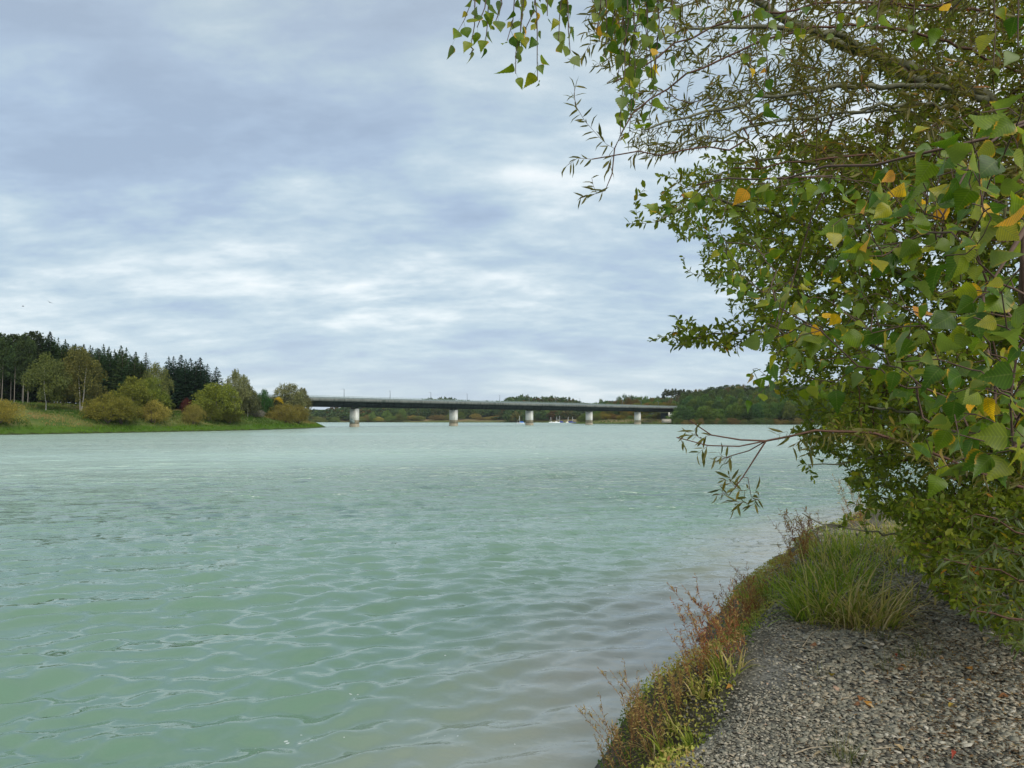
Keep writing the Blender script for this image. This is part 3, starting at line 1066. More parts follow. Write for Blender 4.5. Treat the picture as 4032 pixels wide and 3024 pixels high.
# rows behind them fill the wood
k = 0
tops = [(-500, 1310), (0, 1318), (130, 1322), (200, 1318), (260, 1344), (350, 1366), (480, 1378), (560, 1400), (590, 1440)]
for row, (Y0, dens) in enumerate(((203, 24), (213, 22), (225, 26), (240, 30))):
    for px in np.arange(-430, 590, dens):
        px = px + random.uniform(-7, 7)
        pt = np.interp(px, [a for a, b in tops], [b for a, b in tops]) + random.uniform(-3, 24)
        if px > -40 or row < 3:
            kind = random.random() * .7 + .3
            cm = random.choice(T_SPRUCE if kind > .25 else T_PINED)
            far_tree('spruce_tree' if kind > .25 else 'pine_tree', cm, TR_SPR, 'left', px, pt, Y0 + random.uniform(-3, 3), random.uniform(5.6, 7.6), G_SPR if kind > .6 else G_SPR2,
                     'dark conifer deep in the wood on the left bank' , 'conifer', 'conifers inside the wood on the left bank')
for px in np.arange(655, 830, 18):
    far_tree('spruce_tree', random.choice(T_SPRUCE), TR_SPR, 'left', px, 1425 + random.uniform(0, 22), 236 + random.uniform(-3, 3), random.uniform(6, 8), (0.016, 0.036, 0.02),
             'spruce hidden in the black green group behind the willows', 'spruce', 'spruces filling the black green group')
# slender bare trunks standing out at the wood's edge
for px, pt, Y, lab in ((15, 1335, 186, 'slender tree with long pale bare trunk, leftmost at the wood edge'),
                       (63, 1350, 186, 'slender tree with thin pale bare trunk, second along the wood edge'),
                       (98, 1340, 186, 'slender tree with straight pale bare trunk, left one of the close pair'),
                       (117, 1338, 186, 'slender tree with pale bare trunk, right one of the close pair')):
    far_tree('pine_tree', T_PINED[1], TR_PINE, 'left', px, pt, Y, 3.6, G_PIN, lab, 'pine', 'slender bare trunked pines at the wood edge')

decid = [('birch_tree', T_BIRCH[0], TR_BIR, 188, 1378, 164, 8.2, G_BIR, 'olive green birch in front of the pines, narrow drooping crown', 'birch'),
         ('birch_tree', T_BIRCH[1], TR_BIR2, 323, 1362, 162, 9.4, (0.12, 0.125, 0.038), 'big weeping birch with two white stems before the spruce wood', 'birch'),
         ('birch_tree', T_BIRCH[2], TR_BIR, 618, 1425, 206, 6.6, (0.13, 0.145, 0.05), 'thin pale birch in the gap between the two spruce groups', 'birch'),
         ('birch_tree', T_BIRCH[0], TR_BIR, 932, 1446, 226, 7.6, (0.155, 0.165, 0.075), 'slender pale birch against the sky, right of the lone spruce', 'birch'),
         ('birch_tree', T_BIRCH[1], TR_BIR, 978, 1512, 224, 6.6, (0.11, 0.13, 0.06), 'short drooping birch at the right foot of the slender birch', 'birch'),
         ('willow_tree', T_ROUND[0], TR_BRO, 520, 1478, 176, 7.6, (0.14, 0.15, 0.028), 'yellow olive willow tree with lobed top behind the big bushes', 'willow'),
         ('willow_tree', T_ROUND[1], TR_BRO, 585, 1490, 180, 8.4, (0.12, 0.14, 0.026), 'olive willow tree spreading behind the second golden bush', 'willow'),
         ('willow_tree', T_ROUND[2], TR_BRO, 640, 1555, 186, 6.0, (0.10, 0.13, 0.03), 'low green willow before the black green spruces', 'willow'),
         ('willow_bush', T_BUSH[0], ST_BUSH, -5, 1566, 146, 7.4, (0.235, 0.19, 0.042), 'golden willow bush cut by the left edge of the picture', 'bush'),
         ('willow_bush', T_BUSH[1], ST_BUSH, 425, 1545, 158, 9.8, G_OLI, 'largest olive willow bush leaning left, below the spruces', 'bush'),
         ('willow_bush', T_BUSH[2], ST_BUSH, 380, 1572, 156, 4.6, (0.20, 0.165, 0.05), 'straw coloured bush at the left foot of the largest olive bush', 'bush'),
         ('willow_bush', T_BUSH[3], ST_BUSH, 480, 1560, 163, 7.2, (0.14, 0.15, 0.03), 'dark olive right half of the big bush clump', 'bush'),
         ('willow_bush', T_BUSH[2], ST_BUSH, 605, 1572, 165, 7.8, G_GOL, 'golden brown dome shaped bush left of the red shrub', 'bush'),
         ('willow_bush', T_BUSH[0], ST_BUSH, 765, 1590, 186, 5.0, (0.21, 0.19, 0.05), 'golden bush standing left of the big green willow dome', 'bush'),
         ('red_shrub', T_BUSH[3], ST_BUSH, 737, 1566, 200, 3.0, (0.10, 0.036, 0.026), 'dark red shrub before the black green spruces', 'shrub'),
         ('willow_tree', T_ROUND[3], TR_BRO, 850, 1508, 192, 12.6, (0.155, 0.175, 0.03), 'big round green willow dome right of the spruces', 'willow'),
         ('willow_bush', T_BUSH[1], ST_BUSH, 905, 1590, 190, 6.6, (0.095, 0.115, 0.026), 'dark green skirt of foliage at the right of the willow dome', 'bush'),
         ('willow_bush', T_BUSH[2], ST_BUSH, 825, 1580, 188, 7.6, (0.105, 0.125, 0.024), 'low olive bush under the front of the willow dome', 'bush'),
         ('broadleaf_tree', T_ROUND[1], TR_BRO, 1040, 1536, 226, 5.4, (0.035, 0.085, 0.022), 'dark green tree left of the pale willow', 'tree'),
         ('broadleaf_tree', T_ROUND[2], TR_BRO, 998, 1572, 232, 5.0, (0.05, 0.05, 0.03), 'dim brown tree between slender birch and dark green tree', 'tree'),
         ('willow_tree', T_ROUND[3], TR_BRO, 1142, 1510, 236, 12.0, (0.17, 0.18, 0.085), 'large pale grey green willow at the tip of the left bank', 'willow'),
         ('willow_tree', T_ROUND[0], TR_BRO, 1188, 1525, 234, 7.6, (0.14, 0.15, 0.065), 'right half of the pale willow hanging over the bank tip', 'willow'),
         ('yellow_tree', T_ROUND[2], TR_BRO, 1092, 1566, 226, 4.2, (0.42, 0.29, 0.02), 'small bright yellow tree before the pale willow', 'tree'),
         ('willow_bush', T_BUSH[0], ST_BUSH, 1122, 1590, 222, 9.6, (0.20, 0.18, 0.045), 'golden willow bush under the pale willow, left one', 'bush'),
         ('willow_bush', T_BUSH[3], ST_BUSH, 1175, 1592, 226, 7.0, (0.175, 0.155, 0.042), 'olive golden bush at the very tip of the left bank', 'bush'),
         ('grey_shrub', T_BUSH[1], ST_BUSH, 1012, 1606, 224, 4.6, (0.22, 0.21, 0.20), 'grey twiggy shrub between the dome and the dark green tree', 'shrub')]
bases = {188: 1620, 323: 1624, 618: 1628, 932: 1642, 978: 1644, 520: 1645, 585: 1645, 640: 1645, -5: 1676, 425: 1672, 380: 1655, 480: 1670, 605: 1670, 765: 1672, 737: 1632,
         850: 1658, 905: 1668, 825: 1662, 1040: 1644, 998: 1642, 1142: 1652, 1188: 1656, 1092: 1648, 1122: 1666, 1175: 1669, 1012: 1645}
for px, pt, w in ((900, 1560, 6), (935, 1575, 6), (965, 1585, 6), (1005, 1590, 6), (1035, 1575, 6), (1065, 1580, 7), (1090, 1575, 7), (700, 1540, 7), (740, 1550, 7), (800, 1530, 7)):
    far_tree('broadleaf_tree', random.choice(T_ROUND), TR_BRO, 'left', px, pt, 252, w, (0.05, 0.065, 0.026), 'dim tree in the shade behind the willows before the bridge end', 'tree', 'trees filling the bank behind the willows')
for nm, cm, tm, px, pt, Y, w, col, lab, cat in decid:
    Y = depth_of_base('left', px, bases[px], 130 if px < 640 else 170)
    far_tree(nm, cm, tm, 'left', px, pt, Y, w, col, lab, cat, rz=0.0 if nm == 'birch_tree' else None, tname='stems' if tm is ST_BUSH else 'trunk')


# tussocks and tall grass covering the left bank, uncountable
def bank_grass(name, poly_where, xr, yr, n, seed, hgt, label, colf, zmin=0.15):
    g = np.random.default_rng(seed)
    x = g.uniform(*xr, n); y = g.uniform(*yr, n)
    z = HF[poly_where](x, y)
    ok = (z > zmin)
    clus = vnoise(x * 0.25, y * 0.25, seed)
    ok &= g.random(n) < 0.25 + 0.9 * clus
    x, y, z, clus = x[ok], y[ok], z[ok], clus[ok]
    N = len(x)
    m = 5
    P = np.stack([x, y, z - 0.05], -1)[:, None, :] + g.normal(0, 1, (N, m, 3)) * np.array([.35, .35, 0])
    hh = hgt * g.uniform(.4, 1.3, (N, m)) * (0.35 + clus[:, None]) * smooth01(z / 1.2)[:, None]
    hh += 0.12
    lean = g.normal(0, .22, (N, m, 2))
    w = 0.10 * g.uniform(.6, 1.5, (N, m))
    a = g.uniform(0, 3.14, (N, m))
    b0 = P + np.stack([np.cos(a) * w, np.sin(a) * w, 0 * w], -1)
    b1 = P - np.stack([np.cos(a) * w, np.sin(a) * w, 0 * w], -1)
    tp = P + np.stack([lean[..., 0] * hh, lean[..., 1] * hh, hh], -1)
    V = np.stack([b0, b1, tp], 2).reshape(-1, 3)
    r = np.clip(np.repeat(vnoise(x * .09 + 4, y * .09, seed + 1) * 1.25 - .12, m) + g.normal(0, .14, N * m), 0, 1)
    lowv = np.repeat(1 - smooth01((z - 1.0) / .7), m)
    me = mesh_from(name, V, np.arange(len(V)), np.full(len(V) // 3, 3), colf, {'rnd': np.repeat(r, 3), 'low': np.repeat(lowv, 3)})
    return tag(link(name, me), label, 'grass', kind='stuff')


def tall_grass_material():
    m, nt, out = material('tall_grass')
    t = NT(nt)
    c = t.ramp(t.attr('rnd'), [(0.1, (0.05, 0.105, 0.018)), (0.45, (0.11, 0.155, 0.035)), (0.68, (0.20, 0.19, 0.06)), (0.95, (0.29, 0.21, 0.09))])
    c = t.mix(t.attr('low'), c, t.mix(t.attr('rnd'), (0.05, 0.12, 0.012, 1), (0.12, 0.21, 0.02, 1)))
    nt.links.new(leaf_shader(t, c, .25, .8, .1), out.inputs[0])
    return m


M_TALL = tall_grass_material()
bank_grass('bank_grass', 'left', (-175, -60), (130, 282), 42000, 71, 0.5, 'tall straw and green grass covering the left bank', M_TALL)
bank_grass('shore_grass', 'far', (30, 260), (400, 560), 9000, 72, 1.4, 'dry brown grass along the far right shore', M_TALL, 0.3)

# ---- right shore and its wooded hill
def colmix(cols):
    return random.choice(cols)


DARKG = [(0.065, 0.12, 0.034), (0.08, 0.14, 0.034), (0.055, 0.108, 0.038), (0.10, 0.15, 0.032)]
AUT = [(0.15, 0.115, 0.03), (0.19, 0.09, 0.025), (0.11, 0.12, 0.03), (0.13, 0.07, 0.028), (0.20, 0.15, 0.03)]
edge_top = [(2630, 1596), (2680, 1572), (2740, 1556), (2800, 1566), (2850, 1562), (2930, 1546), (3010, 1548), (3200, 1540), (3600, 1520), (4100, 1500)]
nrow = 0
for row, (Y0, dy) in enumerate(((492, 52), (505, 24), (520, 6))):
    for px in np.arange(2668 + 9 * row, 3620, 29):
        q = px + random.uniform(-8, 8)
        Y = Y0 - (q - 2650) * 0.055 + random.uniform(-4, 4)
        pt = np.interp(q, [a for a, b in edge_top], [b for a, b in edge_top]) + dy * .8 + random.uniform(-12, 4)
        far_tree('broadleaf_tree', random.choice(T_ROUND), TR_BRO, 'far', q, pt, Y, random.uniform(8, 12), colmix(DARKG) if random.random() < .88 else (0.11, 0.13, 0.03),
                 'rounded dark green tree in the dense belt along the right shore', 'tree', 'dark green trees of the belt along the right shore')
ridge = [(2595, 1562), (2610, 1560), (2660, 1530), (2700, 1538), (2750, 1528), (2800, 1522), (2850, 1517), (2900, 1512), (2950, 1517), (3020, 1514), (3200, 1505), (3600, 1490)]
for row, (Y0, dy) in enumerate(((575, 14), (600, 6), (640, 0))):
    for px in np.arange(2690, 3560, 24):
        q = px + random.uniform(-7, 7)
        pt = np.interp(q, [a for a, b in ridge], [b for a, b in ridge]) + dy + random.uniform(-1, 8)
        kind = random.random() if row else .75 + .25 * random.random()
        col = (0.07, 0.10, 0.04) if kind < .7 else (0.075, 0.11, 0.035) if row == 0 else ((0.15, 0.14, 0.045) if kind < .85 else (0.12, 0.09, 0.04))
        far_tree('pine_tree' if kind < .7 else 'broadleaf_tree', random.choice(T_PINED if kind < .7 else T_ROUND), TR_PINE, 'far', q, pt, Y0 - (q - 2650) * .05 + random.uniform(-8, 8), random.uniform(7, 10), col,
                 'hillside tree above the belt of the right shore', 'tree', 'mixed trees on the hillside right of the bridge')
for i, (px, pt) in enumerate(((2612, 1541), (2621, 1529), (2631, 1533), (2641, 1534), (2648, 1528), (2660, 1529), (2672, 1533), (2680, 1531), (2692, 1531))):
    far_tree('pine_tree', T_PINE[i % 3], TR_PINE, 'far', px, pt, 612 + random.uniform(-10, 10), 3.4, (0.075, 0.09, 0.045),
             'tall bare trunked pine in the stand above the right bridge end', 'pine', 'bare trunked pines above the right bridge end')
# trees behind the right half of the bridge
mid_top = [(2290, 1592), (2335, 1592), (2345, 1580), (2380, 1572), (2405, 1585), (2430, 1572), (2460, 1556), (2485, 1552), (2510, 1562), (2600, 1566), (2640, 1565)]
for row, (Y0, dy) in enumerate(((655, 0), (625, 10))):
    for px in np.arange(2345 + 8 * row, 2665, 20):
        q = px + random.uniform(-5, 5)
        pt = np.interp(q, [a for a, b in mid_top], [b for a, b in mid_top]) + dy + random.uniform(-1, 5)
        far_tree('broadleaf_tree', random.choice(T_ROUND), TR_BRO, 'far', q, pt, Y0 + random.uniform(-8, 8), random.uniform(7.5, 11), colmix(DARKG + AUT[2:3] + [(0.13, 0.10, 0.035)]),
                 'tree showing over the deck at the right half of the bridge', 'tree', 'trees showing above the right half of the bridge')
for px in np.arange(2470, 2660, 15):
    q = px + random.uniform(-4, 4)
    far_tree('broadleaf_tree', random.choice(T_ROUND), TR_BRO, 'far', q, 1586 + random.uniform(-4, 5) + (px < 2490) * 6, 578 + random.uniform(-6, 6), random.uniform(6.5, 9), colmix([(0.19, 0.17, 0.035), (0.15, 0.16, 0.03), (0.22, 0.15, 0.03)]),
             'low yellow green tree just behind the bridge railing', 'tree', 'yellow green trees just behind the bridge railing')
for px in np.arange(2285, 2650, 17):
    q = px + random.uniform(-5, 5)
    if 2592 < q < 2652: continue
    Y = 546 + random.uniform(-4, 12) + (2500 - q) * .06
    far_tree('bush', random.choice(T_BUSH), ST_BUSH, 'far', q, 1622 + random.uniform(-3, 16), Y, random.uniform(6, 9), colmix(AUT[:1] + AUT[2:3] + [(0.09, 0.13, 0.035), (0.17, 0.12, 0.045), (0.12, 0.14, 0.04)]),
             'autumn coloured bush on the shore behind the right piers', 'bush', 'autumn bushes behind the right bridge piers', tname='stems')
for px in np.arange(2660, 3500, 21):
    q = px + random.uniform(-6, 6)
    Y = 478 - (q - 2650) * 0.058 + random.uniform(-3, 3)
    far_tree('bush', random.choice(T_BUSH), ST_BUSH, 'far', q, 1648 + random.uniform(-4, 7), Y, random.uniform(4, 7), colmix([(0.15, 0.11, 0.045), (0.11, 0.12, 0.04), (0.08, 0.11, 0.035)]),
             'low brown bush at the foot of the tree belt on the right shore', 'bush', 'brown bushes below the tree belt of the right shore', tname='stems')


# ---- the wood on the far shore: one mass
def far_wood():
    tops = [(900, 1622), (1200, 1617), (1290, 1614), (1310, 1606), (1400, 1598), (1600, 1586), (1660, 1577), (1700, 1574), (1750, 1569), (1800, 1573), (1870, 1581), (1950, 1583), (1990, 1584),
            (2003, 1565), (2030, 1562), (2080, 1559), (2120, 1568), (2140, 1562), (2200, 1567), (2220, 1564), (2260, 1573), (2285, 1585), (2340, 1592), (2420, 1580), (2700, 1560)]
    V, L, S, Rn, T = [], [], [], [], []
    base = 0
    g = np.random.default_rng(77)
    for row, (Y0, dy, step) in enumerate(((1010, 0, 13), (975, 6, 14), (945, 16, 15), (925, 30, 16), (900, 42, 16), (880, 55, 17))):
        for px in np.arange(1120, 2700, step):
            q = px + g.uniform(-6, 6)
            if row > 3 and not 1960 < q < 2330: continue
            Y = Y0 + g.uniform(-8, 8) - (35 if q > 1990 else 0)
            pt = np.interp(q, [a for a, b in tops], [b for a, b in tops]) + dy + g.uniform(-9, -1)
            p = at(q, pt, Y)
            z0 = ground_z('far', p[0], Y)
            h = max(4, p[2] - z0)
            me = T_LOW[g.integers(4)]
            co = np.empty(len(me.vertices) * 3, np.float32)
            me.vertices.foreach_get('co', co)
            co = co.reshape(-1, 3)
            a = g.uniform(0, 6.28)
            w = g.uniform(9, 14)
            X = (co[:, 0] * math.cos(a) - co[:, 1] * math.sin(a)) * w * 1.15
            Yv = (co[:, 0] * math.sin(a) + co[:, 1] * math.cos(a)) * w * 1.15
            V.append(np.stack([X + p[0], Yv + Y, co[:, 2] * h + z0 - .5], -1))
            L.append(np.arange(len(co)) + base)
            base += len(co)
            rr = np.empty(len(co), np.float32)
            me.attributes['rnd'].data.foreach_get('value', rr)
            Rn.append(rr)
            u = g.random()
            T.append(np.full(len(co), u))
    V = np.concatenate(V)
    m, nt, out = material('far_wood_leaves')
    t = NT(nt)
    c = t.ramp(t.attr('tone'), [(0.0, (0.055, 0.10, 0.045)), (0.5, (0.085, 0.135, 0.048)), (0.82, (0.075, 0.095, 0.035)), (0.94, (0.11, 0.10, 0.04)), (1.0, (0.13, 0.08, 0.04))])
    k_ = t.ramp(t.attr('rnd'), [(0.0, (0.55, 0.6, 0.6)), (0.5, (1, 1, 1)), (1.0, (1.5, 1.4, 1.1))])
    nt.links.new(leaf_shader(t, t.mix(1.0, c, k_, 'MULTIPLY'), .25, .7, .1), out.inputs[0])
    me = mesh_from('far_wood', V, np.arange(len(V)), np.full(len(V) // 4, 4), m, {'rnd': np.concatenate(Rn), 'tone': np.concatenate(T)})
    tag(link('far_wood', me), 'mixed wood closing the lake behind the bridge', 'wood', kind='stuff')


far_wood()
# single bushes and pale trees before the far wood
shore = [(1255, 1640, 'olive'), (1320, 1640, 'green'), (1425, 1640, 'olive'), (1445, 1632, 'brown'), (1468, 1622, 'green'), (1490, 1640, 'gold'), (1525, 1615, 'green'), (1540, 1636, 'green'), (1575, 1626, 'olive'),
         (1585, 1612, 'green'), (1625, 1634, 'gold'), (1648, 1636, 'olive'), (1715, 1634, 'brown'), (1738, 1632, 'brown'), (1762, 1634, 'olive'), (1815, 1624, 'green'), (1872, 1628, 'gold'), (1893, 1642, 'brown'),
         (1935, 1640, 'gold'), (1960, 1635, 'brown'), (1985, 1640, 'olive'), (2030, 1618, 'brown'), (2058, 1622, 'olive'), (2150, 1616, 'green'), (2195, 1612, 'green')]
CN = {'olive': (0.15, 0.17, 0.055), 'green': (0.12, 0.17, 0.045), 'brown': (0.19, 0.15, 0.06), 'gold': (0.27, 0.23, 0.07)}
LN = {'olive': 'olive bush', 'green': 'light green tree', 'brown': 'brownish bush', 'gold': 'golden bush'}
for i, (px, pt, cn) in enumerate(shore):
    tall = pt < 1628
    far_tree('broadleaf_tree' if tall else 'bush', random.choice(T_ROUND if tall else T_BUSH), TR_BRO if tall else ST_BUSH, 'far', px, pt, 905 + random.uniform(-4, 4) - (45 if px > 2000 else 0) - (15 if px > 1880 else 0),
             random.uniform(9, 12) if tall else random.uniform(12, 17), CN[cn], LN[cn] + ' at the foot of the far wood behind the bridge', 'tree' if tall else 'bush',
             LN[cn] + 's along the far shore', tname='trunk' if tall else 'stems')


# ================================================================== BOATS, BLOCK, BIRDS
def sailboat(px, Y, L, mastpx, hull, cover, covercol, lean, rz, label):
    p = at(px, 1660, Y)
    root = empty('sailboat', (p[0], Y, 0), rz)
    mh = plain('hull_paint', hull, 0.35, 0.05)
    hb = MB()
    xs = np.array([-.5, -.35, 0, .3, .5]) * L
    wd = np.array([.6, .9, 1.0, .7, .03]) * L * .16
    rows = []
    for x, w in zip(xs, wd):
        rows.append([(x, -w, .75 + .08 * abs(x) / L), (x, -w * .8, -.1), (x, 0, -.35), (x, w * .8, -.1), (x, w, .75 + .08 * abs(x) / L)])
    V = np.array(rows).reshape(-1, 3)
    F = []
    for i in range(4):
        for j in range(4):
            F.append((i * 5 + j, i * 5 + j + 1, (i + 1) * 5 + j + 1, (i + 1) * 5 + j))
        F.append((i * 5, (i + 1) * 5, (i + 1) * 5 + 4, i * 5 + 4))
    F.append((0, 4, 3, 2, 1))
    hb.add(V, F)
    hb.obj('hull', mh, root)
    cb = MB()
    cb.hexa([(-.1 * L, -.55, .80), (.22 * L, -.4, .82), (.22 * L, .4, .82), (-.1 * L, .55, .80)], [(-.08 * L, -.4, 1.3), (.15 * L, -.28, 1.15), (.15 * L, .28, 1.15), (-.08 * L, .4, 1.3)])
    cb.obj('cabin', mh, root)
    mm = plain('mast_alloy', (0.62, 0.64, 0.62), 0.4, 0.1)
    mb = MB()
    hm = (1663 - mastpx) / FPX * Y
    mb.tube([(.1 * L, 0, .8), (.1 * L + lean * .5, 0, hm * .5), (.1 * L + lean, 0, hm)], [.14, .12, .10], 8)
    mb.obj('mast', mm, root)
    st = MB()
    st.tube([(.1 * L + lean * .7, 0, hm * .72), (.49 * L, 0, .9)], [.05, .05], 5)
    st.obj('forestay', mm, root)
    if cover:
        cv = MB()
        cv.tube([(-.48 * L, 0, 1.15), (-.2 * L, 0, 1.45), (.06 * L, 0, 1.6)], [.2, .42, .3], 10)
        cv.add([(-.48 * L, -.12 * L, .84), (.1 * L, -.13 * L, .84), (.1 * L, .13 * L, .84), (-.48 * L, .12 * L, .84), (-.46 * L, 0, 1.35), (.08 * L, 0, 1.75)],
               [(0, 1, 5, 4), (2, 3, 4, 5), (0, 4, 3), (1, 2, 5)])
        cv.obj('cover', plain('boat_cover', covercol, 0.6, 0.3), root)
    tag(root, label, 'sailboat')


sailboat(2049, 560, 5.6, 1632, (0.6, 0.62, 0.62), True, (0.03, 0.16, 0.5), 0.15, R(160), 'moored sailboat under a bright blue cover left of the third pier')
sailboat(2172, 760, 5.4, 1640, (0.8, 0.8, 0.78), False, None, 0.2, R(175), 'small white sailboat, leftmost in the cove between piers')
sailboat(2189, 745, 8.2, 1639, (0.82, 0.84, 0.86), False, None, -0.1, R(8), 'long white sailboat lying low in the middle of the moored boats')
sailboat(2206, 770, 6.4, 1636, (0.05, 0.07, 0.2), True, (0.025, 0.04, 0.22), 0.0, R(185), 'dark blue covered sailboat right behind the long white one')
sailboat(2234, 740, 5.0, 1639, (0.78, 0.74, 0.62), False, None, 1.9, R(60), 'cream sailboat with a tilted mast')
sailboat(2252, 765, 8.0, 1640, (0.02, 0.03, 0.14), True, (0.015, 0.025, 0.18), -0.3, R(3), 'long navy blue covered boat beside the cream sailboat')

blk = MB()
c = at(2624, 1655, 486)
blk.box((c[0], 486, 2.2), (5.6, 3.0, 2.4))
blk.box((c[0], 486, 3.46), (5.9, 3.3, 0.12))
tag(blk.obj('concrete_block', plain('old_concrete', (0.34, 0.31, 0.26), 0.9, 0.3, 0.6)), 'square beige concrete block on the shore below the right bridge end', 'concrete block')

# white painted graffiti wall piece under the bridge end
sgn = empty('graffiti_wall', (at(2646, 1634, 497)[0], 497, at(2646, 1634, 497)[2] - 1.5))
wb = MB(); wb.box((0, 0, 0.9), (3.0, 0.5, 2.7)); wb.obj('wall', plain('wall_white', (0.62, 0.66, 0.62), 0.8, 0.1), sgn)
lb = MB()
for x0 in (-1.05, -.35, .3, .95):
    lb.box((x0, -.262, 1.55), (.42, .02, .12)); lb.box((x0 + .16, -.263, 1.2), (.12, .022, .6)); lb.box((x0, -.264, .85), (.42, .024, .12))
lb.obj('lettering', plain('letter_grey', (0.10, 0.12, 0.12), 0.7, 0.1), sgn)
tag(sgn, 'white wall piece with dark graffiti letters under the right bridge end', 'wall')


def bird(px, py, Y, rz, bank, label):
    p = at(px, py, Y)
    root = empty('flying_bird', tuple(p), rz)
    mbk = plain('bird_feathers', (0.03, 0.03, 0.035), 0.8, 0.2)
    b = MB()
    b.tube([(-.22, 0, 0), (-.12, 0, 0), (.05, 0, 0), (.16, 0, .01), (.24, 0, .01)], [.015, .045, .06, .03, .006], 8)
    b.add([(-.20, 0, 0.01), (-.34, .07, 0.0), (-.34, -.07, 0.0), (-.2, 0, -.012)], [(0, 1, 2), (3, 2, 1), (0, 3, 1), (0, 2, 3)])
    b.obj('body', mbk, root)
    for s in (1, -1):
        w = MB()
        a, c_ = bank * s + .35, bank * s
        V = []
        for t, ch, y in ((0, .16, .03), (.5, .17, .28), (1, .03, .58)):
            z = math.sin(a) * y if t < .6 else math.sin(a) * .28 + math.sin(c_) * .3
            V += [(.08 - t * .03, s * y, z + .012), (.08 - ch, s * y, z), (.02, s * y, z - .012)]
        w.add(V, [(0, 1, 4, 3), (3, 4, 7, 6), (1, 2, 5, 4), (4, 5, 8, 7), (2, 0, 3, 5), (5, 3, 6, 8)])
        w.obj('wing', mbk, root)
    tag(root, label, 'bird')


bird(91, 1206, 160, R(20), 0.05, 'small dark bird gliding low over the wood, the left and lower one')
bird(197, 1191, 150, R(150), 0.5, 'small dark bird with a raised wing, right of the gliding bird')

# ================================================================== NEAR TREES AND SHRUBS
LF_NARROW = (np.array([(0, 0, 0), (.30, .085, .02), (.30, 0, -.012), (.30, -.085, .02), (.68, .075, .0), (.68, 0, -.03), (.68, -.075, .0), (1, 0, -.10)]),
             [0, 2, 1, 0, 3, 2, 1, 2, 5, 4, 2, 3, 6, 5, 4, 5, 7, 5, 6, 7], [3, 3, 4, 4, 3, 3])
LF_ROUND = (np.array([(0, 0, 0), (.25, .20, .04), (.28, 0, -.01), (.25, -.20, .04), (.65, .24, .03), (.66, 0, -.03), (.65, -.24, .03), (1, 0, -.08)]),
            [0, 2, 1, 0, 3, 2, 1, 2, 5, 4, 2, 3, 6, 5, 4, 5, 7, 5, 6, 7], [3, 3, 4, 4, 3, 3])


def birch_leaf(bend, seed):
    """petiole, midrib and a toothed rhombic blade."""
    g = np.random.default_rng(seed)
    half = [(0.0, 0.02), (.02, .16), (.055, .27), (.09, .33), (.135, .365), (.15, .41), (.225, .40), (.24, .435), (.325, .385), (.345, .415), (.43, .325), (.455, .355),
            (.54, .25), (.565, .28), (.65, .17), (.675, .20), (.77, .095), (.80, .12), (.90, .035)]
    half = [(x + g.normal(0, .003), y * (1 + g.normal(0, .015))) for x, y in half]
    n = len(half)
    xs = np.linspace(0, 1, 6)
    V, E = [], []

    def z(x, y): return 0.16 * abs(y) - bend * x * x + 0.03 * math.sin(9 * x + seed) * y * 2
    for x, y in half: V.append((x, y, z(x, y))); E.append(1.0 if y > .1 else .4)
    V.append((1.0, 0, z(1, 0))); E.append(1.0)
    for x, y in half: V.append((x, -y * (1 + g.normal(0, .02)), z(x, y))); E.append(1.0 if y > .1 else .4)
    m0 = len(V)
    for x in xs[:-1]: V.append((x * .95, 0, z(x * .95, 0) - .012)); E.append(0.0)
    F, S = [], []

    def mid(x): return m0 + int(min(4, max(0, round(x / .2))))
    for side in (0, 1):
        o = 0 if side == 0 else n + 1
        for i in range(n):
            a = o + i
            b = o + i + 1 if i < n - 1 else n
            ma, mb = mid(V[a][0]), mid(V[b][0])
            tri = (ma, b, a) if side == 0 else (ma, a, b)
            F += tri; S.append(3)
            if mb != ma:
                F += (ma, mb, b) if side == 0 else (ma, b, mb); S.append(3)
    # petiole
    p0 = len(V)
    for x, w, zz in ((-.42, .012, .10), (-.2, .010, .03), (0.02, .012, 0)):
        V += [(x, w, zz), (x, -w, zz)]; E += [0.2, 0.2]
    for i in range(2):
        a = p0 + i * 2
        F += [a, a + 1, a + 3, a + 2]; S.append(4)
    V = np.array(V)
    V[:, 0] += .42
    return V, F, S, np.array(E)


def near_leaf_material(name, stops, rim=None, transl=.38, rough=.42, spec=.45, under=None):
    m, nt, out = material(name)
    t = NT(nt)
    c = t.ramp(t.attr('rnd'), stops)
    g = t.n('ShaderNodeNewGeometry')
    nz = t.noise(g.outputs['Position'], 45.0, 3, .6)
    c = t.mix(1.0, c, t.ramp(nz, [(.3, (.78, .8, .8)), (.7, (1.18, 1.15, 1.1))]), 'MULTIPLY')
    if rim is not None:
        e = t.attr('edge')
        nz2 = t.noise(g.outputs['Position'], 28.0, 2, .5)
        f = t.math('MULTIPLY', t.ramp(e, [(0.72, (0, 0, 0)), (1.0, (1, 1, 1))]), t.ramp(nz2, [(.5, (0, 0, 0)), (.6, (1, 1, 1))]))
        f = t.math('MULTIPLY', f, t.ramp(t.attr('rnd2'), [(.45, (0, 0, 0)), (.7, (1, 1, 1))]))
        c = t.mix(f, c, rim + (1,))
    if rim is not None:
        c = t.mix(t.ramp(t.attr('edge'), [(0.0, (.45, .45, .45)), (0.09, (0, 0, 0))]), c, (0.22, 0.26, 0.08, 1))
        w_ = t.math('SINE', t.math('MULTIPLY', t.attr('vein'), 62.0))
        c = t.mix(1.0, c, t.ramp(w_, [(0.0, (.86, .88, .86)), (.6, (.98, .98, .98)), (1.0, (1.22, 1.2, 1.1))]), 'MULTIPLY')
    if under is not None:
        c = t.mix(t.math('MULTIPLY', g.outputs['Backfacing'], .55), c, under + (1,))
    nt.links.new(leaf_shader(t, c, transl, rough, spec), out.inputs[0])
    return m


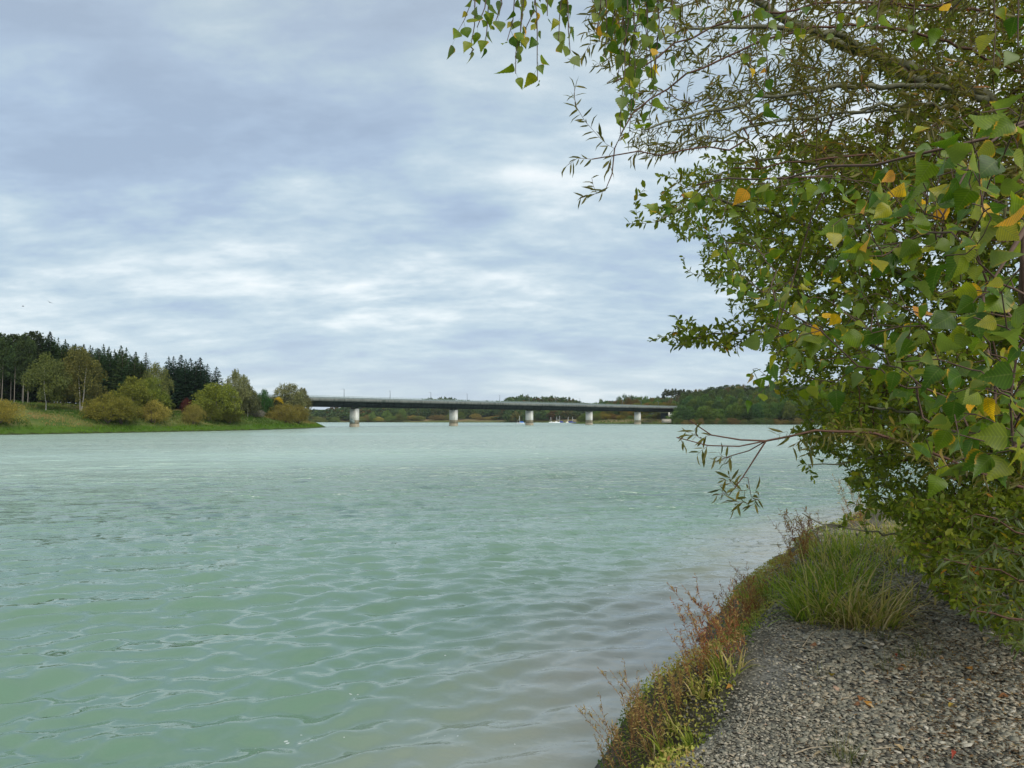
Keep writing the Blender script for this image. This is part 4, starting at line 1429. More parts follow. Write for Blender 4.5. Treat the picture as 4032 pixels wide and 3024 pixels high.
M_LBIRCH = near_leaf_material('birch_leaf', [(0.0, (0.054, 0.118, 0.012)), (.3, (0.091, 0.171, 0.013)), (.6, (0.155, 0.221, 0.015)), (.82, (0.254, 0.285, 0.019)), (.92, (0.401, 0.342, 0.022)), (.955, (0.800, 0.514, 0.017)), (.985, (0.800, 0.401, 0.017)), (1.0, (0.728, 0.313, 0.085))],
                              rim=(0.800, 0.396, 0.027), under=(0.195, 0.238, 0.072), transl=.5, rough=.42, spec=.42)
M_LWILLOW = near_leaf_material('willow_leaf', [(0.0, (0.065, 0.076, 0.014)), (.35, (0.105, 0.104, 0.016)), (.65, (0.146, 0.122, 0.019)), (.84, (0.204, 0.152, 0.022)), (.9, (0.248, 0.085, 0.014)), (.96, (0.465, 0.232, 0.013)), (1.0, (0.437, 0.171, 0.037))],
                               under=(0.190, 0.171, 0.062), rough=.5, transl=.4, spec=.25)
M_LGOAT = near_leaf_material('goat_willow_leaf', [(0.0, (0.071, 0.114, 0.011)), (.35, (0.116, 0.164, 0.011)), (.7, (0.176, 0.212, 0.013)), (.9, (0.283, 0.267, 0.016)), (.96, (0.459, 0.293, 0.016)), (1.0, (0.354, 0.154, 0.020))],
                             under=(0.194, 0.224, 0.039), rough=.5, transl=.42, spec=.25)
M_LSILVER = near_leaf_material('silver_willow_leaf', [(0.0, (0.060, 0.090, 0.022)), (.5, (0.105, 0.135, 0.032)), (.88, (0.16, 0.18, 0.05)), (.95, (0.34, 0.25, 0.03)), (1.0, (0.42, 0.26, 0.03))], under=(0.15, 0.19, 0.10), rough=.45, spec=.3)
M_TWIG = plain('twig_bark', (0.10, 0.052, 0.034), 0.75, 0.35, 25.0)
M_BOUGH = plain('bough_bark', (0.135, 0.135, 0.085), 0.85, 0.4, 9.0, bump=0.01, col2=(0.06, 0.065, 0.035))
M_BTWIG = plain('birch_twig', (0.10, 0.062, 0.045), 0.65, 0.3, 30.0)


class Plant:
    def __init__(s, seed, root):
        s.g = np.random.default_rng(seed)
        s.root = np.asarray(root, float)
        s.P = np.zeros((160000, 3)); s.par = np.full(160000, -1); s.D = np.zeros((160000, 3)); s.rmin = np.zeros(160000); s.n = 1
        s.P[0] = s.root; s.D[0] = (0, 0, 1)
        s.chains = []
        s.leafpts = []
        s.tips = np.zeros(160000)

    def add(s, p, par, rmin=0.0):
        i = s.n
        s.P[i] = p; s.par[i] = par; s.rmin[i] = rmin
        s.D[i] = norm(s.P[i] - s.P[par])
        s.n += 1
        return i

    def near(s, p, bias=0.0):
        d = p - s.P[:s.n]
        L = np.linalg.norm(d, axis=1)
        if bias:
            rd = np.linalg.norm(s.P[:s.n] - s.root, axis=1)
            cosang = (d * s.D[:s.n]).sum(1) / (L + 1e-6)
            L = L * (1 + bias * (1 - cosang)) + 0.6 * np.maximum(0, rd - np.linalg.norm(p - s.root) + 0.05)
        return int(np.argmin(L))

    def limb(s, pts, r0, r1, step=0.14, wob=0.012):
        """explicit limb; joins the nearest node."""
        pts = np.asarray(pts, float)
        a = s.near(pts[0])
        pts = np.vstack([s.P[a], pts])
        seg = np.linalg.norm(np.diff(pts, axis=0), axis=1)
        cum = np.concatenate([[0], np.cumsum(seg)])
        n = max(3, int(cum[-1] / step))
        # smooth (Catmull-Rom like) resampling
        tt = np.linspace(0, cum[-1], n + 1)[1:]
        Q = np.stack([np.interp(tt, cum, pts[:, k]) for k in range(3)], -1)
        for _ in range(2):
            if len(Q) > 4: Q[1:-1] = (Q[:-2] + 2 * Q[1:-1] + Q[2:]) / 4
        Q += s.g.normal(0, wob, Q.shape)
        par = a
        chain = [a]
        for i, q in enumerate(Q):
            par = s.add(q, par, r0 + (r1 - r0) * i / len(Q))
            chain.append(par)
        s.chains.append(chain)
        return chain

    def grow(s, targets, bias=0.5, arch=0.12, step=0.11, wob=0.01, leaf_len=0.35):
        order = np.argsort(np.linalg.norm(targets - s.root, axis=1))
        for ti in order:
            t = targets[ti]
            a = s.near(t, bias)
            A = s.P[a]
            L = np.linalg.norm(t - A)
            if L < 0.03: continue
            n = max(2, int(L / step))
            u = np.linspace(0, 1, n + 1)[1:, None]
            d0 = s.D[a] * L * 0.35
            c1 = A + d0 + np.array([0, 0, arch * L]) * .5
            c2 = A + (t - A) * .7 + np.array([0, 0, arch * L])
            Q = (1 - u) ** 3 * A + 3 * (1 - u) ** 2 * u * c1 + 3 * (1 - u) * u ** 2 * c2 + u ** 3 * t
            Q[:-1] += s.g.normal(0, wob, Q[:-1].shape)
            par = a; chain = [a]
            for q in Q:
                par = s.add(q, par); chain.append(par)
            s.chains.append(chain)
            s.leafpts.append((chain, leaf_len))

    def radii(s, rt=0.0011, ex=0.46):
        tips = np.zeros(s.n)
        haschild = np.zeros(s.n, bool)
        haschild[s.par[1:s.n]] = True
        tips[:s.n][~haschild] = 1
        for i in range(s.n - 1, 0, -1): tips[s.par[i]] += tips[i]
        s.R = np.maximum(rt * np.maximum(tips, 1) ** ex, s.rmin[:s.n])
        return s.R

    def wood(s, root_obj, split=0.018, thick=M_BOUGH, thin=M_TWIG, names=('bough', 'twigs'), minr=0.0):
        R_ = s.R
        big, br, sm, sr = [], [], [], []
        for ch in s.chains:
            P = s.P[ch]
            r = R_[ch].copy()
            r[0] = min(r[0], r[1] * 1.15)
            if R_[ch[1]] > split: big.append(P); br.append(r)
            else: sm.append(P); sr.append(r)
        if big:
            v, f = tube_arrays(big, br, 8)
            link(names[0], mesh_from(names[0], v, f, np.full(len(f), 4), thick, None, True), root_obj)
        if sm:
            v, f = tube_arrays(sm, sr, 4)
            link(names[1], mesh_from(names[1], v, f, np.full(len(f), 4), thin, None, True), root_obj)

    def leaf_frames(s, spacing, spread=0.9, droop=0.25, upn=0.6, keep=1.0, chains=None):
        g = s.g
        pos, dr = [], []
        for ch, ll in (chains or s.leafpts):
            P = s.P[ch]
            seg = np.linalg.norm(np.diff(P, axis=0), axis=1)
            cum = np.concatenate([[0], np.cumsum(seg)])
            L = min(ll, cum[-1])
            n = int(L / spacing)
            if n < 1: continue
            q = cum[-1] - L + (np.arange(n) + g.random(n) * .6) * spacing
            q = q[g.random(n) < keep]
            q = np.append(q, cum[-1] - .002)
            pp = np.stack([np.interp(q, cum, P[:, k]) for k in range(3)], -1)
            dd = norm(np.stack([np.interp(np.minimum(q + .03, cum[-1]), cum, P[:, k]) for k in range(3)], -1) - np.stack([np.interp(q - .03, cum, P[:, k]) for k in range(3)], -1))
            pos.append(pp); dr.append(dd)
        pos, dr = np.concatenate(pos), np.concatenate(dr)
        N = len(pos)
        a = (np.arange(N) % 2) * math.pi + np.arange(N) * .5 + g.normal(0, .5, N)
        s1 = norm(np.cross(dr, np.tile([[0.0, 0, 1]], (N, 1))) + 1e-4)
        s2 = np.cross(s1, dr)
        side = s1 * np.cos(a)[:, None] + s2 * np.sin(a)[:, None]
        d = norm(dr * .6 + side * spread + np.array([0, 0, -droop]) + g.normal(0, .15, (N, 3)))
        up = norm(np.array([0, 0, 1.0]) * upn + g.normal(0, .55, (N, 3)) + 1e-4)
        return pos, d, up

    def leaves(s, root_obj, tmpl, mat, size, spacing, name='leaves', **kw):
        pos, d, up = s.leaf_frames(spacing, **kw)
        N = len(pos)
        x, y, z = frames(d, s.g, up)
        sc = s.g.uniform(.6, 1.2, N) * size
        sc3 = np.stack([sc, sc * s.g.uniform(.75, 1.15, N), sc * s.g.uniform(.3, 2.2, N)], -1)
        V, L, S = scatter(tmpl[0], tmpl[1], tmpl[2], pos, x, y, z, sc3)
        r = np.clip(s.g.beta(1.6, 2.0, N) * .93 + (s.g.random(N) < .035) * s.g.uniform(.2, .5, N), 0, 1)
        r = np.clip(r + (vnoise(pos[:, 0] * 2.2 + 5, pos[:, 2] * 2.2 + pos[:, 1], 3) - .5) * .35, 0, 1)
        me = mesh_from(name, V, L, S, mat, {'rnd': np.repeat(r, len(tmpl[0]))})
        link(name, me, root_obj)
        print(name, N)


def in_poly(px, py, poly):
    return poly_dist(np.asarray(px, float), np.asarray(py, float), poly) > 0


def crown_points(poly, n, yfun, seed, edge=0.0):
    """n points filling a crown of real depth whose outline, from the photograph's standpoint, is poly."""
    g = np.random.default_rng(seed)
    poly = np.asarray(poly, float)
    lo, hi = poly.min(0), poly.max(0)
    out = []
    while sum(len(o) for o in out) < n:
        x = g.uniform(lo[0], hi[0], 4000); y = g.uniform(lo[1], hi[1], 4000)
        ok = poly_dist(x, y, poly) > 0
        x, y = x[ok], y[ok]
        Y = yfun(x, y, g)
        s, c = math.sin(PITCH), math.cos(PITCH)
        dx, dy = (x - 2016) / FPX, (1512 - y) / FPX
        k = Y / (c - dy * s)
        out.append(np.stack([dx * k, Y, CAM_H + (s + dy * c) * k], -1))
    P = np.concatenate(out)[:n]
    zg = h_near(P[:, 0], P[:, 1], False)
    P[:, 2] = np.maximum(P[:, 2], zg + .06)
    return P


# ---- tall willow with narrow leaves
def willow():
    base = np.array((6.6, 7.2, ground_z('near', 6.6, 7.2)))
    root = empty('willow_tree', tuple(base))
    tag(root, 'tall narrow leaved willow reaching over the water, thick bough slanting through it', 'willow')
    P = Plant(101, base)
    P.limb([(6.3, 7.1, 2.2), (5.4, 6.8, 3.6), at(4100, 520, 6.4), at(3800, 345, 6.2), at(3430, 215, 6.0), at(3180, 110, 5.9), at(3030, 40, 5.9), at(2880, -60, 5.9)], .10, .028)
    P.limb([at(3640, 330, 6.1), at(3420, 200, 6.0), at(3300, 135, 5.7), at(3180, 128, 5.4), at(2950, 100, 5.2), at(2700, 110, 5.1)], .040, .006)
    P.limb([at(3900, 395, 6.2), at(3650, 335, 5.4), at(3260, 350, 5.0), at(3000, 385, 4.8), at(2780, 450, 4.7), at(2540, 492, 4.6)], .030, .005)
    P.limb([at(3900, 450, 6.2), at(3600, 405, 5.3), at(3350, 430, 4.9), at(3060, 480, 4.7), at(2860, 520, 4.6), at(2720, 545, 4.5), at(2620, 600, 4.5)], .018, .004)
    P.limb([at(4020, 560, 6.0), at(3700, 610, 5.0), at(3400, 600, 4.6), at(3200, 640, 4.5), at(2900, 660, 4.5)], .016, .004)
    P.limb([at(4100, 300, 6.0), at(3800, 190, 5.4), at(3500, 100, 5.0), at(3200, 90, 4.8), at(2900, 200, 4.7), at(2600, 350, 4.6), at(2460, 470, 4.6), at(2420, 610, 4.55), at(2385, 745, 4.5)], .016, .003)
    P.limb([at(4100, 100, 6.0), at(3700, 20, 5.5), at(3300, 5, 5.2), at(2900, 70, 5.0), at(2600, 200, 4.9), at(2400, 330, 4.8)], .016, .004)
    P.limb([at(4000, -60, 6.2), at(3500, -120, 5.8), at(3000, -60, 5.4), at(2600, 30, 5.1)], .020, .006)
    P.limb([at(2980, 540, 4.6), at(2760, 590, 4.5), at(2560, 600, 4.45), at(2440, 610, 4.4), at(2330, 640, 4.4)], .006, .003)
    yf = lambda x, y, g: g.uniform(4.2, 7.6, len(x)) - 0.0
    A = crown_points([(2330, -200), (2300, 60), (2310, 300), (2420, 330), (2420, 560), (2600, 640), (2900, 560), (3300, 620), (3500, 800), (4700, 900), (4700, -200)], 1188, yf, 1)
    B = crown_points([(3000, -200), (2950, 100), (2950, 480), (3100, 640), (3500, 900), (4700, 1100), (4700, -200)], 1320, yf, 2)
    T = [at(2253, 239, 4.7), at(2262, 338, 4.6), at(2268, 418, 4.5), at(2232, 652, 4.4), at(2286, 778, 4.5), at(2295, 220, 4.7), at(2360, 540, 4.5), at(2300, 130, 4.8), at(2330, 700, 4.45),
         at(2560, 620, 4.5), at(2650, 700, 4.5), at(2750, 740, 4.5), at(2400, 660, 4.4), at(2480, 620, 4.45), at(2310, 60, 4.9), at(2350, 20, 4.9)]
    P.grow(np.vstack([A, B]), bias=.55, arch=.13, wob=.012, leaf_len=.42)
    # slim explicit tips at the outer edge
    n0 = len(P.leafpts)
    P.grow(np.array(T), bias=.3, arch=.05, leaf_len=.2)
    P.radii(.0014, .43)
    for o in (root,): pass
    s = P
    s.P[:s.n] -= base
    s.wood(root, .017, names=('bough', 'twigs'))
    s.leaves(root, LF_NARROW, M_LWILLOW, .088, .0185, spread=.75, droop=.35, upn=.5)
    tr = MB()
    tr.tube([(0, 0, -.2), (-.05, 0, .6), (-.2, -.05, 1.5), (-.6, -.2, 2.5), (-1.0, -.3, 3.3)], [.19, .16, .14, .12, .105], 12)
    tr.obj('trunk', M_BOUGH, root, True)


willow()


# ---- goat willow thicket with small rounded leaves
def goat():
    base = np.array((5.6, 8.2, ground_z('near', 5.6, 8.2)))
    root = empty('goat_willow', tuple(base))
    tag(root, 'dense bushy willow with small rounded leaves overhanging the shore', 'willow')
    P = Plant(202, base)
    for pts, r0, r1 in (
        ([(5.4, 8.0, 2.0), at(3900, 1300, 6.8), at(3500, 1050, 6.2), at(3100, 850, 5.6), at(2800, 780, 5.2), at(2580, 860, 5.0)], .05, .006),
        ([(5.4, 8.0, 1.6), at(3850, 1500, 6.8), at(3400, 1350, 6.2), at(3050, 1280, 5.7), at(2750, 1330, 5.4)], .035, .005),
        ([(5.3, 7.9, 2.6), at(3900, 1000, 6.6), at(3600, 800, 6.2), at(3300, 650, 5.8), at(3050, 620, 5.4), at(2850, 640, 5.2)], .04, .006),
        ([(5.2, 7.8, 1.5), at(3900, 1750, 6.3), at(3650, 1640, 5.7), at(3480, 1600, 5.2), at(3300, 1620, 5.0)], .03, .005),
        ([(5.3, 7.8, 1.3), at(3950, 1850, 6.6), at(3700, 1780, 6.2), at(3500, 1790, 5.8), at(3300, 1830, 5.5), at(3180, 1822, 5.4)], .025, .003),
        ([(5.3, 7.8, 1.2), at(3950, 2060, 6.6), at(3700, 2120, 6.2), at(3450, 2104, 5.6), at(3368, 2090, 5.4), at(3269, 2061, 5.2), at(3188, 2043, 5.1), at(3152, 2020, 5.0)], .02, .0025),
        ([(5.6, 8.4, 3.6), at(3800, 500, 6.8), at(3500, 420, 6.4), at(3200, 480, 6.2)], .04, .006),
        ([(6.4, 8.0, 3.0), at(4200, 700, 6.6), at(4000, 500, 6.4), at(3800, 250, 6.2)], .03, .005),
        ([(6.2, 7.4, 1.2), at(4000, 2150, 5.8), at(3800, 2200, 5.4), at(3600, 2180, 5.2)], .015, .004),
    ):
        P.limb(pts, r0, r1)
    yf = lambda x, y, g: g.uniform(4.6, 8.6, len(x))
    yl = lambda x, y, g: g.uniform(5.2, 9.6, len(x))
    main = [(2520, 860), (2640, 700), (2780, 600), (2960, 560), (3200, 500), (4700, 300), (4700, 1700), (3350, 1760), (3150, 1640), (3000, 1480), (2980, 1370), (2900, 1300), (2860, 1180), (2780, 1120), (2740, 980), (2620, 930)]
    A = crown_points(main, 3000, yf, 11)
    A2 = crown_points([(2850, 700), (3200, 560), (4700, 300), (4700, 1800), (3400, 1780), (3200, 1600), (3080, 1400), (2960, 1200), (2900, 950)], 3432, yf, 12)
    Bm = crown_points([(3180, 1640), (4700, 1600), (4700, 2330), (3800, 2330), (3620, 2150), (3560, 2060), (3430, 2020), (3370, 1950), (3320, 1880), (3300, 1800), (3150, 1780), (3130, 1700)], 3036, yl, 13)
    C = crown_points([(3480, 1980), (4250, 1900), (4250, 2560), (4000, 2540), (3820, 2440), (3680, 2330), (3560, 2180)], 900, lambda x, y, g: g.uniform(4.7, 6.6, len(x)), 14)
    Dp = crown_points([(2575, 1345), (2700, 1250), (2900, 1260), (2900, 1400), (2760, 1360), (2640, 1380)], 60, lambda x, y, g: g.uniform(5.2, 5.9, len(x)), 15)
    E = crown_points([(3400, -150), (4700, -150), (4700, 500), (3500, 500)], 1188, lambda x, y, g: g.uniform(5.6, 8.4, len(x)), 16)
    T = [at(3152, 2022, 5.0), at(3350, 2030, 5.2), at(3206, 1889, 5.3), at(3346, 1988, 5.4), at(3156, 1821, 5.4), at(3250, 1800, 5.4), at(3500, 2040, 5.5), at(2470, 880, 5.1), at(2500, 800, 5.1), at(2540, 740, 5.1),
         at(2560, 1345, 5.4), at(2600, 1330, 5.4), at(2660, 1250, 5.5), at(3300, 2075, 5.3), at(2600, 700, 5.2), at(2730, 1080, 5.2), at(2690, 1010, 5.2)]
    P.grow(np.vstack([A, A2, Bm, C, Dp, E]), bias=.5, arch=.10, wob=.012, leaf_len=.34)
    P.grow(np.array(T), bias=.3, arch=.04, leaf_len=.22)
    P.radii(.0012, .42)
    P.P[:P.n] -= base
    P.wood(root, .017, names=('limbs', 'twigs'))
    P.leaves(root, LF_ROUND, M_LGOAT, .058, .0150, spread=.95, droop=.12, upn=.8)
    tr = MB()
    tr.tube([(0, 0, -.2), (-.05, -.02, .4), (-.15, -.1, .95), (-.2, -.2, 1.6)], [.10, .085, .07, .05], 10)
    tr.tube([(.1, .05, -.2), (.4, -.1, .7), (.75, -.2, 1.9), (.8, -.2, 2.6)], [.08, .07, .05, .03], 10)
    tr.obj('trunk', M_BOUGH, root, True)


goat()


# ---- low willow with long grey green leaves at the lower right, and the bare reaching branch
def silver():
    base = np.array((3.85, 4.6, ground_z('near', 3.85, 4.6)))
    root = empty('young_willow', tuple(base))
    tag(root, 'young willow with long grey green leaves at the lower right edge of the gravel', 'willow')
    P = Plant(303, base)
    for pts in ([at(4150, 2300, 4.3), at(3900, 2250, 4.1), at(3720, 2180, 4.0)], [at(4200, 2450, 4.2), at(3980, 2420, 4.0), at(3820, 2400, 3.9)],
                [at(4200, 2150, 4.3), at(4000, 2080, 4.2), at(3850, 2020, 4.1)], [at(4250, 2550, 4.1), at(4050, 2560, 3.9)]):
        P.limb(pts, .008, .003)
    A = crown_points([(3700, 2160), (3850, 2050), (4200, 1980), (4200, 2620), (4000, 2560), (3850, 2480), (3760, 2330)], 95, lambda x, y, g: g.uniform(3.6, 4.9, len(x)), 31)
    P.grow(A, bias=.5, arch=.08, leaf_len=.3)
    P.radii(.0011, .42)
    P.P[:P.n] -= base
    P.wood(root, .02, names=('stem', 'twigs'))
    P.leaves(root, LF_NARROW, M_LSILVER, .085, .024, spread=.7, droop=.15, upn=.7)

    base = np.array((4.6, 4.4, ground_z('near', 4.6, 4.4)))
    root = empty('leaning_willow', tuple(base))
    tag(root, 'sparse willow whose forked bare branch reaches far left over the water', 'willow')
    P = Plant(304, base)
    D = 3.9
    P.limb([(4.4, 4.3, 1.9), at(4150, 1960, 4.6), at(3900, 1880, 4.4), at(3640, 1768, 4.2), at(3450, 1705, 4.1), at(3300, 1688, 4.0), at(3200, 1694, D), at(3081, 1720, D), at(3021, 1735, D)], .016, .005, wob=.004)
    P.limb([at(2983, 1741, D), at(2890, 1726, D), at(2802, 1712, D), at(2758, 1691, D), at(2717, 1652, D)], .0042, .0018, wob=.003)
    P.limb([at(3008, 1740, D), at(2950, 1752, 3.85), at(2885, 1761, 3.85), at(2790, 1758, 3.8), at(2711, 1748, 3.8), at(2663, 1722, 3.8)], .0034, .0014, wob=.003)
    P.limb([at(3010, 1742, D), at(2950, 1772, 3.95), at(2894, 1791, 4.0), at(2863, 1799, 4.0), at(2812, 1820, 4.0)], .003, .0014, wob=.003)
    P.limb([at(3021, 1738, D), at(2986, 1783, D), at(2962, 1820, D), at(2942, 1859, D), at(2900, 1905, D), at(2875, 1955, D)], .004, .0016, wob=.003)
    P.limb([at(2940, 1862, D), at(2946, 1910, 3.92), at(2958, 1960, 3.95)], .002, .0012, wob=.003)
    tips = [at(2717, 1650, D), at(2735, 1690, D), at(2742, 1715, D), at(2700, 1700, D), at(2765, 1730, D), at(2663, 1722, 3.8), at(2690, 1738, 3.8), at(2745, 1790, 3.82), at(2806, 1821, 4.0), at(2830, 1780, 4.0), at(2815, 1800, 4.0), at(2850, 1825, 4.0),
            at(2860, 1965, D), at(2835, 1925, D), at(2850, 1890, D), at(2822, 1950, D), at(2895, 1965, D), at(2960, 1990, 3.95), at(2930, 1975, 3.95), at(2985, 1965, 3.95), at(2910, 1930, D), at(2880, 1900, D), at(2975, 1930, 3.95), at(2870, 1870, D), at(2890, 1995, D),
            at(3120, 1760, D), at(3060, 1712, D), at(3160, 1730, D), at(3100, 1700, D), at(3180, 1790, 4.0), at(3230, 1720, 4.0)]
    P.grow(np.array(tips), bias=.2, arch=.0, step=.04, wob=.003, leaf_len=.11)
    P.grow(crown_points([(3250, 1640), (3500, 1660), (3900, 1800), (4100, 1900), (3900, 1950), (3500, 1790), (3260, 1730)], 50, lambda x, y, g: g.uniform(3.9, 4.5, len(x)), 33), bias=.3, leaf_len=.2)
    P.radii(.0009, .42)
    P.P[:P.n] -= base
    P.wood(root, .02, thick=M_TWIG, names=('stem', 'branches'))
    P.leaves(root, LF_NARROW, M_LWILLOW, .082, .017, spread=.9, droop=.25, upn=.4)


silver()


# ---- the birch overhead
def birch():
    base = np.array((3.3, 0.9, ground_z('near', 3.3, 0.9)))
    root = empty('birch_tree', tuple(base))
    tag(root, 'near birch hanging its toothed green and yellowing leaves into the picture', 'birch')
    P = Plant(404, base)
    P.limb([(3.25, 0.9, 2.2), (3.1, 1.0, 3.6), (2.9, 1.2, 4.6), (2.5, 1.6, 5.1), (1.9, 2.1, 5.2), (1.2, 2.6, 4.95), (.6, 2.9, 4.75), (0.1, 3.0, 4.6)], .06, .012)
    P.limb([(3.2, 1.0, 2.9), at(4700, 300, 1.6), at(4250, 420, 1.5), at(3900, 560, 1.45), at(3600, 640, 1.5), at(3300, 680, 1.75), at(3000, 700, 2.0), at(2750, 720, 2.3)], .0065, .002, wob=.005)
    P.limb([at(4400, 500, 1.6), at(4150, 420, 1.4), at(3950, 430, 1.3), at(3800, 600, 1.25), at(3720, 850, 1.2)], .004, .0015, wob=.004)
    P.limb([at(4300, 500, 1.6), at(4150, 700, 1.3), at(4050, 900, 1.25), at(3900, 1100, 1.2)], .004, .0015, wob=.004)
    P.limb([at(3300, 690, 2.0), at(3200, 850, 2.0), at(3140, 1050, 2.1), at(3060, 1300, 2.1)], .003, .0012, wob=.004)
    g = np.random.default_rng(9)

    def yb(x, y, gg): return np.interp(x, [2450, 2900, 3300, 3700, 4100], [2.35, 1.95, 1.55, 1.2, 1.02]) * gg.uniform(.92, 1.45, len(x))
    right = [(2480, 870), (2640, 760), (2800, 700), (3050, 640), (3350, 600), (3550, 560), (3700, 470), (4120, 330), (4120, 1860), (3950, 1800), (3800, 1950), (3700, 1850), (3560, 1620), (3380, 1460), (3160, 1560), (3000, 1600),
             (2930, 1560), (3000, 1380), (2950, 1200), (2820, 1080), (2740, 960), (2560, 950)]
    A = crown_points(right, 190, yb, 41)
    A2 = crown_points([(3150, 700), (3500, 620), (4120, 500), (4120, 1700), (3800, 1750), (3500, 1450), (3250, 1300)], 80, yb, 42)
    # long hanging strands
    strands = []

    def strand(x0, y0, x1, y1, Y, n):
        for i in range(n):
            u = (i + 1) / n
            strands.append(at(x0 + (x1 - x0) * u + g.normal(0, 10), y0 + (y1 - y0) * u, Y + g.normal(0, .03)))
    tops = []
    for x0, x1, y1, Y in ((1900, 1790, 150, 2.9), (1880, 1850, 190, 2.85), (1935, 1880, 110, 2.95), (1925, 1905, 170, 3.0), (2040, 2000, 160, 2.9), (2080, 2030, 300, 2.85), (2100, 2115, 320, 2.9), (2120, 2070, 130, 2.95), (2060, 2050, 210, 3.0),
                          (2220, 2200, 160, 2.9), (2235, 2240, 110, 2.95), (2215, 2250, 195, 2.9), (2400, 2380, 230, 2.8), (2440, 2430, 330, 2.7), (2460, 2450, 460, 2.7), (2480, 2440, 540, 2.65), (2520, 2500, 400, 2.75), (2370, 2350, 120, 2.85), (2560, 2540, 260, 2.8),
                          (2600, 2560, 470, 2.7), (2500, 2480, 510, 2.7), (2650, 2660, 200, 2.6), (2480, 2420, 90, 2.8), (1960, 1945, 90, 3.0), (2150, 2150, 70, 3.0), (2430, 2400, 170, 2.8), (2540, 2570, 330, 2.75)):
        Y *= .82
        P.limb([at(x0, -130, Y), at((x0 + x1) / 2 + g.normal(0, 8), y1 * .45, Y), at(x1, y1, Y)], .0022, .001, step=.07, wob=.004)
        P.leafpts.append((P.chains[-1], (y1 + 90) / FPX * Y))
    for x0, y1, Y in ((2950, 260, 2.4), (3010, 420, 2.3), (3080, 180, 2.3), (3150, 120, 2.3), (2900, 120, 2.5), (3300, 120, 2.2), (3400, 60, 2.1), (3600, 140, 1.9), (3700, 80, 1.8), (3900, 260, 1.5), (4000, 180, 1.4), (3450, 150, 2.0), (2780, 60, 2.5)):
        P.limb([at(x0 + 30, -150, Y), at(x0 + 10, y1 * .4, Y), at(x0, y1, Y)], .0022, .001, step=.07, wob=.004)
        P.leafpts.append((P.chains[-1], y1 / FPX * Y))
    P.grow(np.vstack([A, A2]), bias=.25, arch=.10, step=.07, wob=.006, leaf_len=.16)
    P.radii(.0009, .40)
    P.P[:P.n] -= base
    P.wood(root, .02, thick=M_BTWIG, thin=M_BTWIG, names=('limb', 'twigs'))
    tr = MB()
    tr.tube([(0, 0, -.2), (0, 0, 1.0), (-.05, 0, 2.2), (-.18, .1, 3.3), (0.1, .15, 5.5), (.2, .2, 8)], [.13, .11, .095, .08, .05, .02], 12)
    tr.obj('trunk', M_BIRCHB, root, True)
    pos, d, up = P.leaf_frames(.036, spread=.8, droop=.9, upn=.1)
    # blades hang and show their faces sideways
    N = len(pos)
    gg = P.g
    up = norm(gg.normal(0, 1, (N, 3)) * np.array([.8, .8, .35]) + np.array([-.15, -.55, .25]))
    tid = gg.integers(0, 4, N)
    Vs, Ls, Ss, Rn, R2, Ed, Vn, base_n = [], [], [], [], [], [], [], 0
    for k in range(4):
        tv, tf, ts, te = birch_leaf((.10, .38, .75, .22)[k], k + 3)
        sel = tid == k
        x, y, z = frames(d[sel], gg, up[sel])
        n = sel.sum()
        sc = gg.uniform(.42, 1.0, n) * .052
        sc3 = np.stack([sc, sc * gg.uniform(.85, 1.12, n), sc * gg.choice([-1, 1], n) * gg.uniform(.4, 1.6, n)], -1)
        V, L, S = scatter(tv, tf, ts, pos[sel], x, y, z, sc3)
        Vs.append(V); Ls.append(L + base_n); Ss.append(S); base_n += len(V)
        r = gg.random(n)
        r = np.where(r > .95, r, r * .95)
        Rn.append(np.repeat(r, len(tv))); R2.append(np.repeat(gg.random(n), len(tv))); Ed.append(np.tile(te, n)); Vn.append(np.tile(tv[:, 0] - .62 * np.abs(tv[:, 1]), n))
    me = mesh_from('leaves', np.concatenate(Vs), np.concatenate(Ls), np.concatenate(Ss), M_LBIRCH, {'rnd': np.concatenate(Rn), 'rnd2': np.concatenate(R2), 'edge': np.concatenate(Ed), 'vein': np.concatenate(Vn)})
    link('leaves', me, root)
    print('birch leaves', N)
    # catkins
    cv, cp = [], []
    sel = gg.random(N) < .05
    polys = [np.array([p, p + np.array([gg.normal(0, .004), gg.normal(0, .004), -.013]), p + np.array([gg.normal(0, .006), gg.normal(0, .006), -.03])]) for p in pos[sel]]
    v, f = tube_arrays(polys, [np.array([.0016, .003, .0012])] * len(polys), 5)
    tag(link('catkins', mesh_from('catkins', v, f, np.full(len(f), 4), plain('catkin', (0.11, 0.10, 0.04), .8, .3), None, True), root), kind='stuff')


birch()


# ================================================================== SHORE PLANTS
def gpt(px, py):
    """where the sight line meets the near bank."""
    for Y in np.arange(2.0, 40, .04):
        p = at(px, py, Y)
        if p[2] <= ground_z('near', p[0], p[1]): return np.array((p[0], p[1], ground_z('near', p[0], p[1])))
    return at(px, py, 30)


